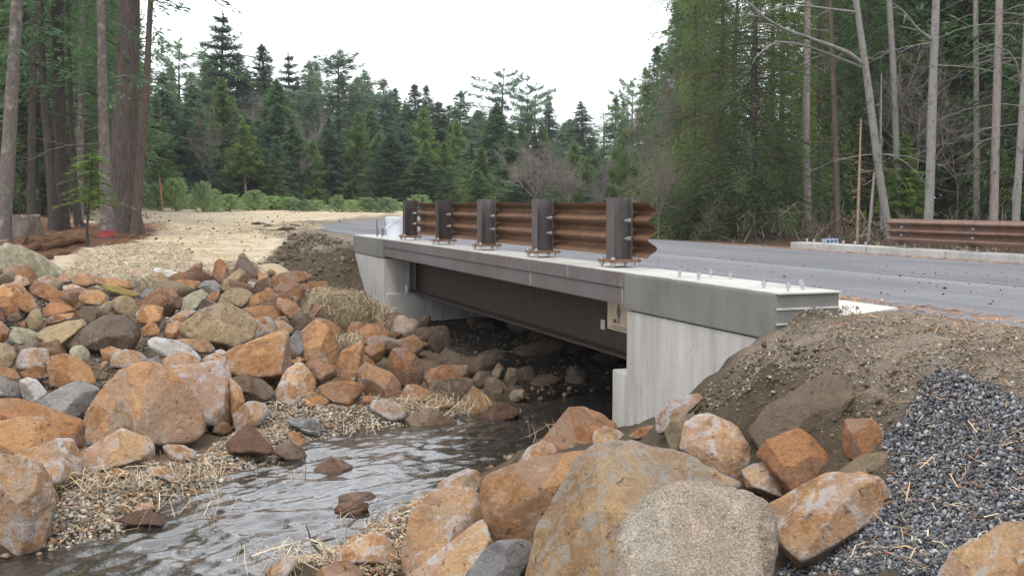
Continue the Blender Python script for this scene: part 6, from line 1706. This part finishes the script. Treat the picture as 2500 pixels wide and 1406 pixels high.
p = sample(3500, DUFF, rng); p[:, 2] += .02
blades('duff_needles', p, heading(len(p), rng, .3), rng.uniform(.1, .35, len(p)), rng.uniform(.008, .02, len(p)), [(.22, .10, .05), (.30, .15, .08), (.14, .07, .04), (.35, .22, .13)], rng, .15)
# dead brushwood at the foot of the right-hand wood
n = 2600; t_ = rng.uniform(0, 1, n)
ux, vv_ = rng.uniform(12, 40, n), rng.uniform(15.6, 19.5, n)
p = np.array([UV(u, v, 0) for u, v in zip(ux, vv_)]); of_ = road_off(p[:, 0], p[:, 1]); p = p[of_ > 5.5]; p[:, 2] = hfun(p[:, 0], p[:, 1]) + rng.random(len(p)) ** 2 * .9
blades('brushwood', p, np.c_[rng.normal(0, 1, (len(p), 2)), rng.normal(.5, .7, len(p))], rng.uniform(.3, 1.0, len(p)), rng.uniform(.008, .018, len(p)), [(.16, .12, .09), (.10, .075, .055), (.24, .20, .16)], rng, .2)

# ------------------------------------------------------------------ stump, rotten logs, stake, twig
g = hit(62, 575); r = np.random.default_rng(3)
st = thing('tree_stump', 'weathered cut stump between the leftmost trunk and the slim dark one', 'stump', tuple(g))
zz = np.linspace(-.15, .42, 7); V = []
for i, z_ in enumerate(zz):
    for k_ in range(20):
        an = k_ / 20 * 6.283; rr_ = .30 * (1.18 - .25 * i / 6) * (1 + .10 * math.sin(an * 5 + 1) + .05 * r.normal())
        V.append((rr_ * math.cos(an), rr_ * math.sin(an), z_ + (.03 * r.normal() if i == 6 else 0)))
F = [(i * 20 + k_, i * 20 + (k_ + 1) % 20, (i + 1) * 20 + (k_ + 1) % 20, (i + 1) * 20 + k_) for i in range(6) for k_ in range(20)]
mobj('bark_shell', V, F, M['stumpwood'], st)
V2 = [V[120 + k_] for k_ in range(20)] + [(0, 0, .41)]
mobj('cut_face', V2, [(k_, (k_ + 1) % 20, 20) for k_ in range(20)], M['bark_grey'], st)
for pts, w_, lab in (([(60,618),(140,606),(215,590)], .07, 'rotten reddish log below the stump'), ([(90,640),(160,622),(230,618)], .06, 'second rotten log in front of the first one'), ([(150,590),(110,602),(60,600)], .08, 'broken bark slab piled against the stump')):
    q = np.array([hit(*p_) for p_ in pts]); q[:, 2] += w_ * .5; c0 = q[0].copy()
    sq = np.linspace(0, 2, 9); q = np.c_[[np.interp(sq, np.arange(3), q[:, i]) for i in range(3)]].T - c0
    V, F = tubes([(q + .03 * r.normal(size=q.shape), w_ * (1 + .2 * r.normal(size=9)).clip(.6, 1.4))], 9)
    V = V * 1 + (.05 * fbm(V * 5 + w_ * 50, 3))[:, None]
    o = mobj('rotten_log', V, F, M['duffwood'], smooth=True); o.location = c0; tag(o, lab, 'log', 'rotten logs in the left grove')
a, f, z = ray(397, 500); dp = 58; x = a / f * dp; zb = h1(x, dp)
sk = thing('marker_stake', 'tall orange painted marker stake leaning among the pine saplings', 'stake', (x, dp, zb))
h_ = EYE + (497 - 438) / FPX * dp - zb
P_ = Poly(); P_.box((0, 0, h_ / 2), (.07, .04, h_ + .1)); o = P_.build('shaft', M['orange'], sk, .005)
sk.rotation_euler = (0, math.radians(-4), 0)
# dark twig sticking out of the water by the right bar
g = hit(785, 1352); tw = []
for q in ([(0, 0, 0), (-.06, .02, .06), (-.10, .04, .17)], [(-.06, .02, .06), (.03, .03, .08), (.10, .02, .10)], [(.0, 0, .0), (.14, -.02, .03), (.26, 0, .0)]):
    tw.append((np.array(q), np.array([.010, .008, .003])))
o = mobj('driftwood_twig', *tubes(tw, 5), M['bark_dark']); o.location = g; tag(o, 'dark forked twig poking out of the water by the right gravel bar', 'twig')
# dirt clods on the straw field
for i, (px, py, w_) in enumerate(((630, 549, 30), (720, 553, 22), (700, 563, 40), (505, 625, 7), (380, 583, 9), (655, 552, 16), (500, 628, 10))):
    g = hit(px, py); r_ = w_ / FPX * g[1]
    v, f_ = ICO[3]; V = v * (1 + .35 * fbm(v * 2 + i * 7, 3))[:, None] * [r_ / 2 * 1.3, r_ / 2, r_ * .22]
    o = mobj('dirt_clod', V, f_, M['ground'], smooth=True, tint=np.tile((.07, .05, .035), (len(v), 1))); o.location = g
    tag(o, ['long dark dirt clod in the middle of the straw field', 'dark clod at the end of the reddish shoulder', 'thin dark ridge of dirt left of the shoulder', 'small dark clod above the upright reddish stone', 'small dark clod near the thickest trunk', 'dark clod tailing off the long one', 'tiny dark clod on the near straw'][i], 'clod', 'dirt clods on the straw field')

# ------------------------------------------------------------------ thin air over the field
m = bpy.data.materials.new('haze'); m.use_nodes = True; n = m.node_tree; n.nodes.clear()
vs = n.nodes.new('ShaderNodeVolumePrincipled'); vs.inputs['Color'].default_value = (.93, .96, 1, 1); vs.inputs['Density'].default_value = .00045
n.links.new(vs.outputs[0], n.nodes.new('ShaderNodeOutputMaterial').inputs['Volume'])
hz = Poly().box((0, 300, 18.5), (900, 830, 43)).build('haze', m); hz['kind'] = 'stuff'
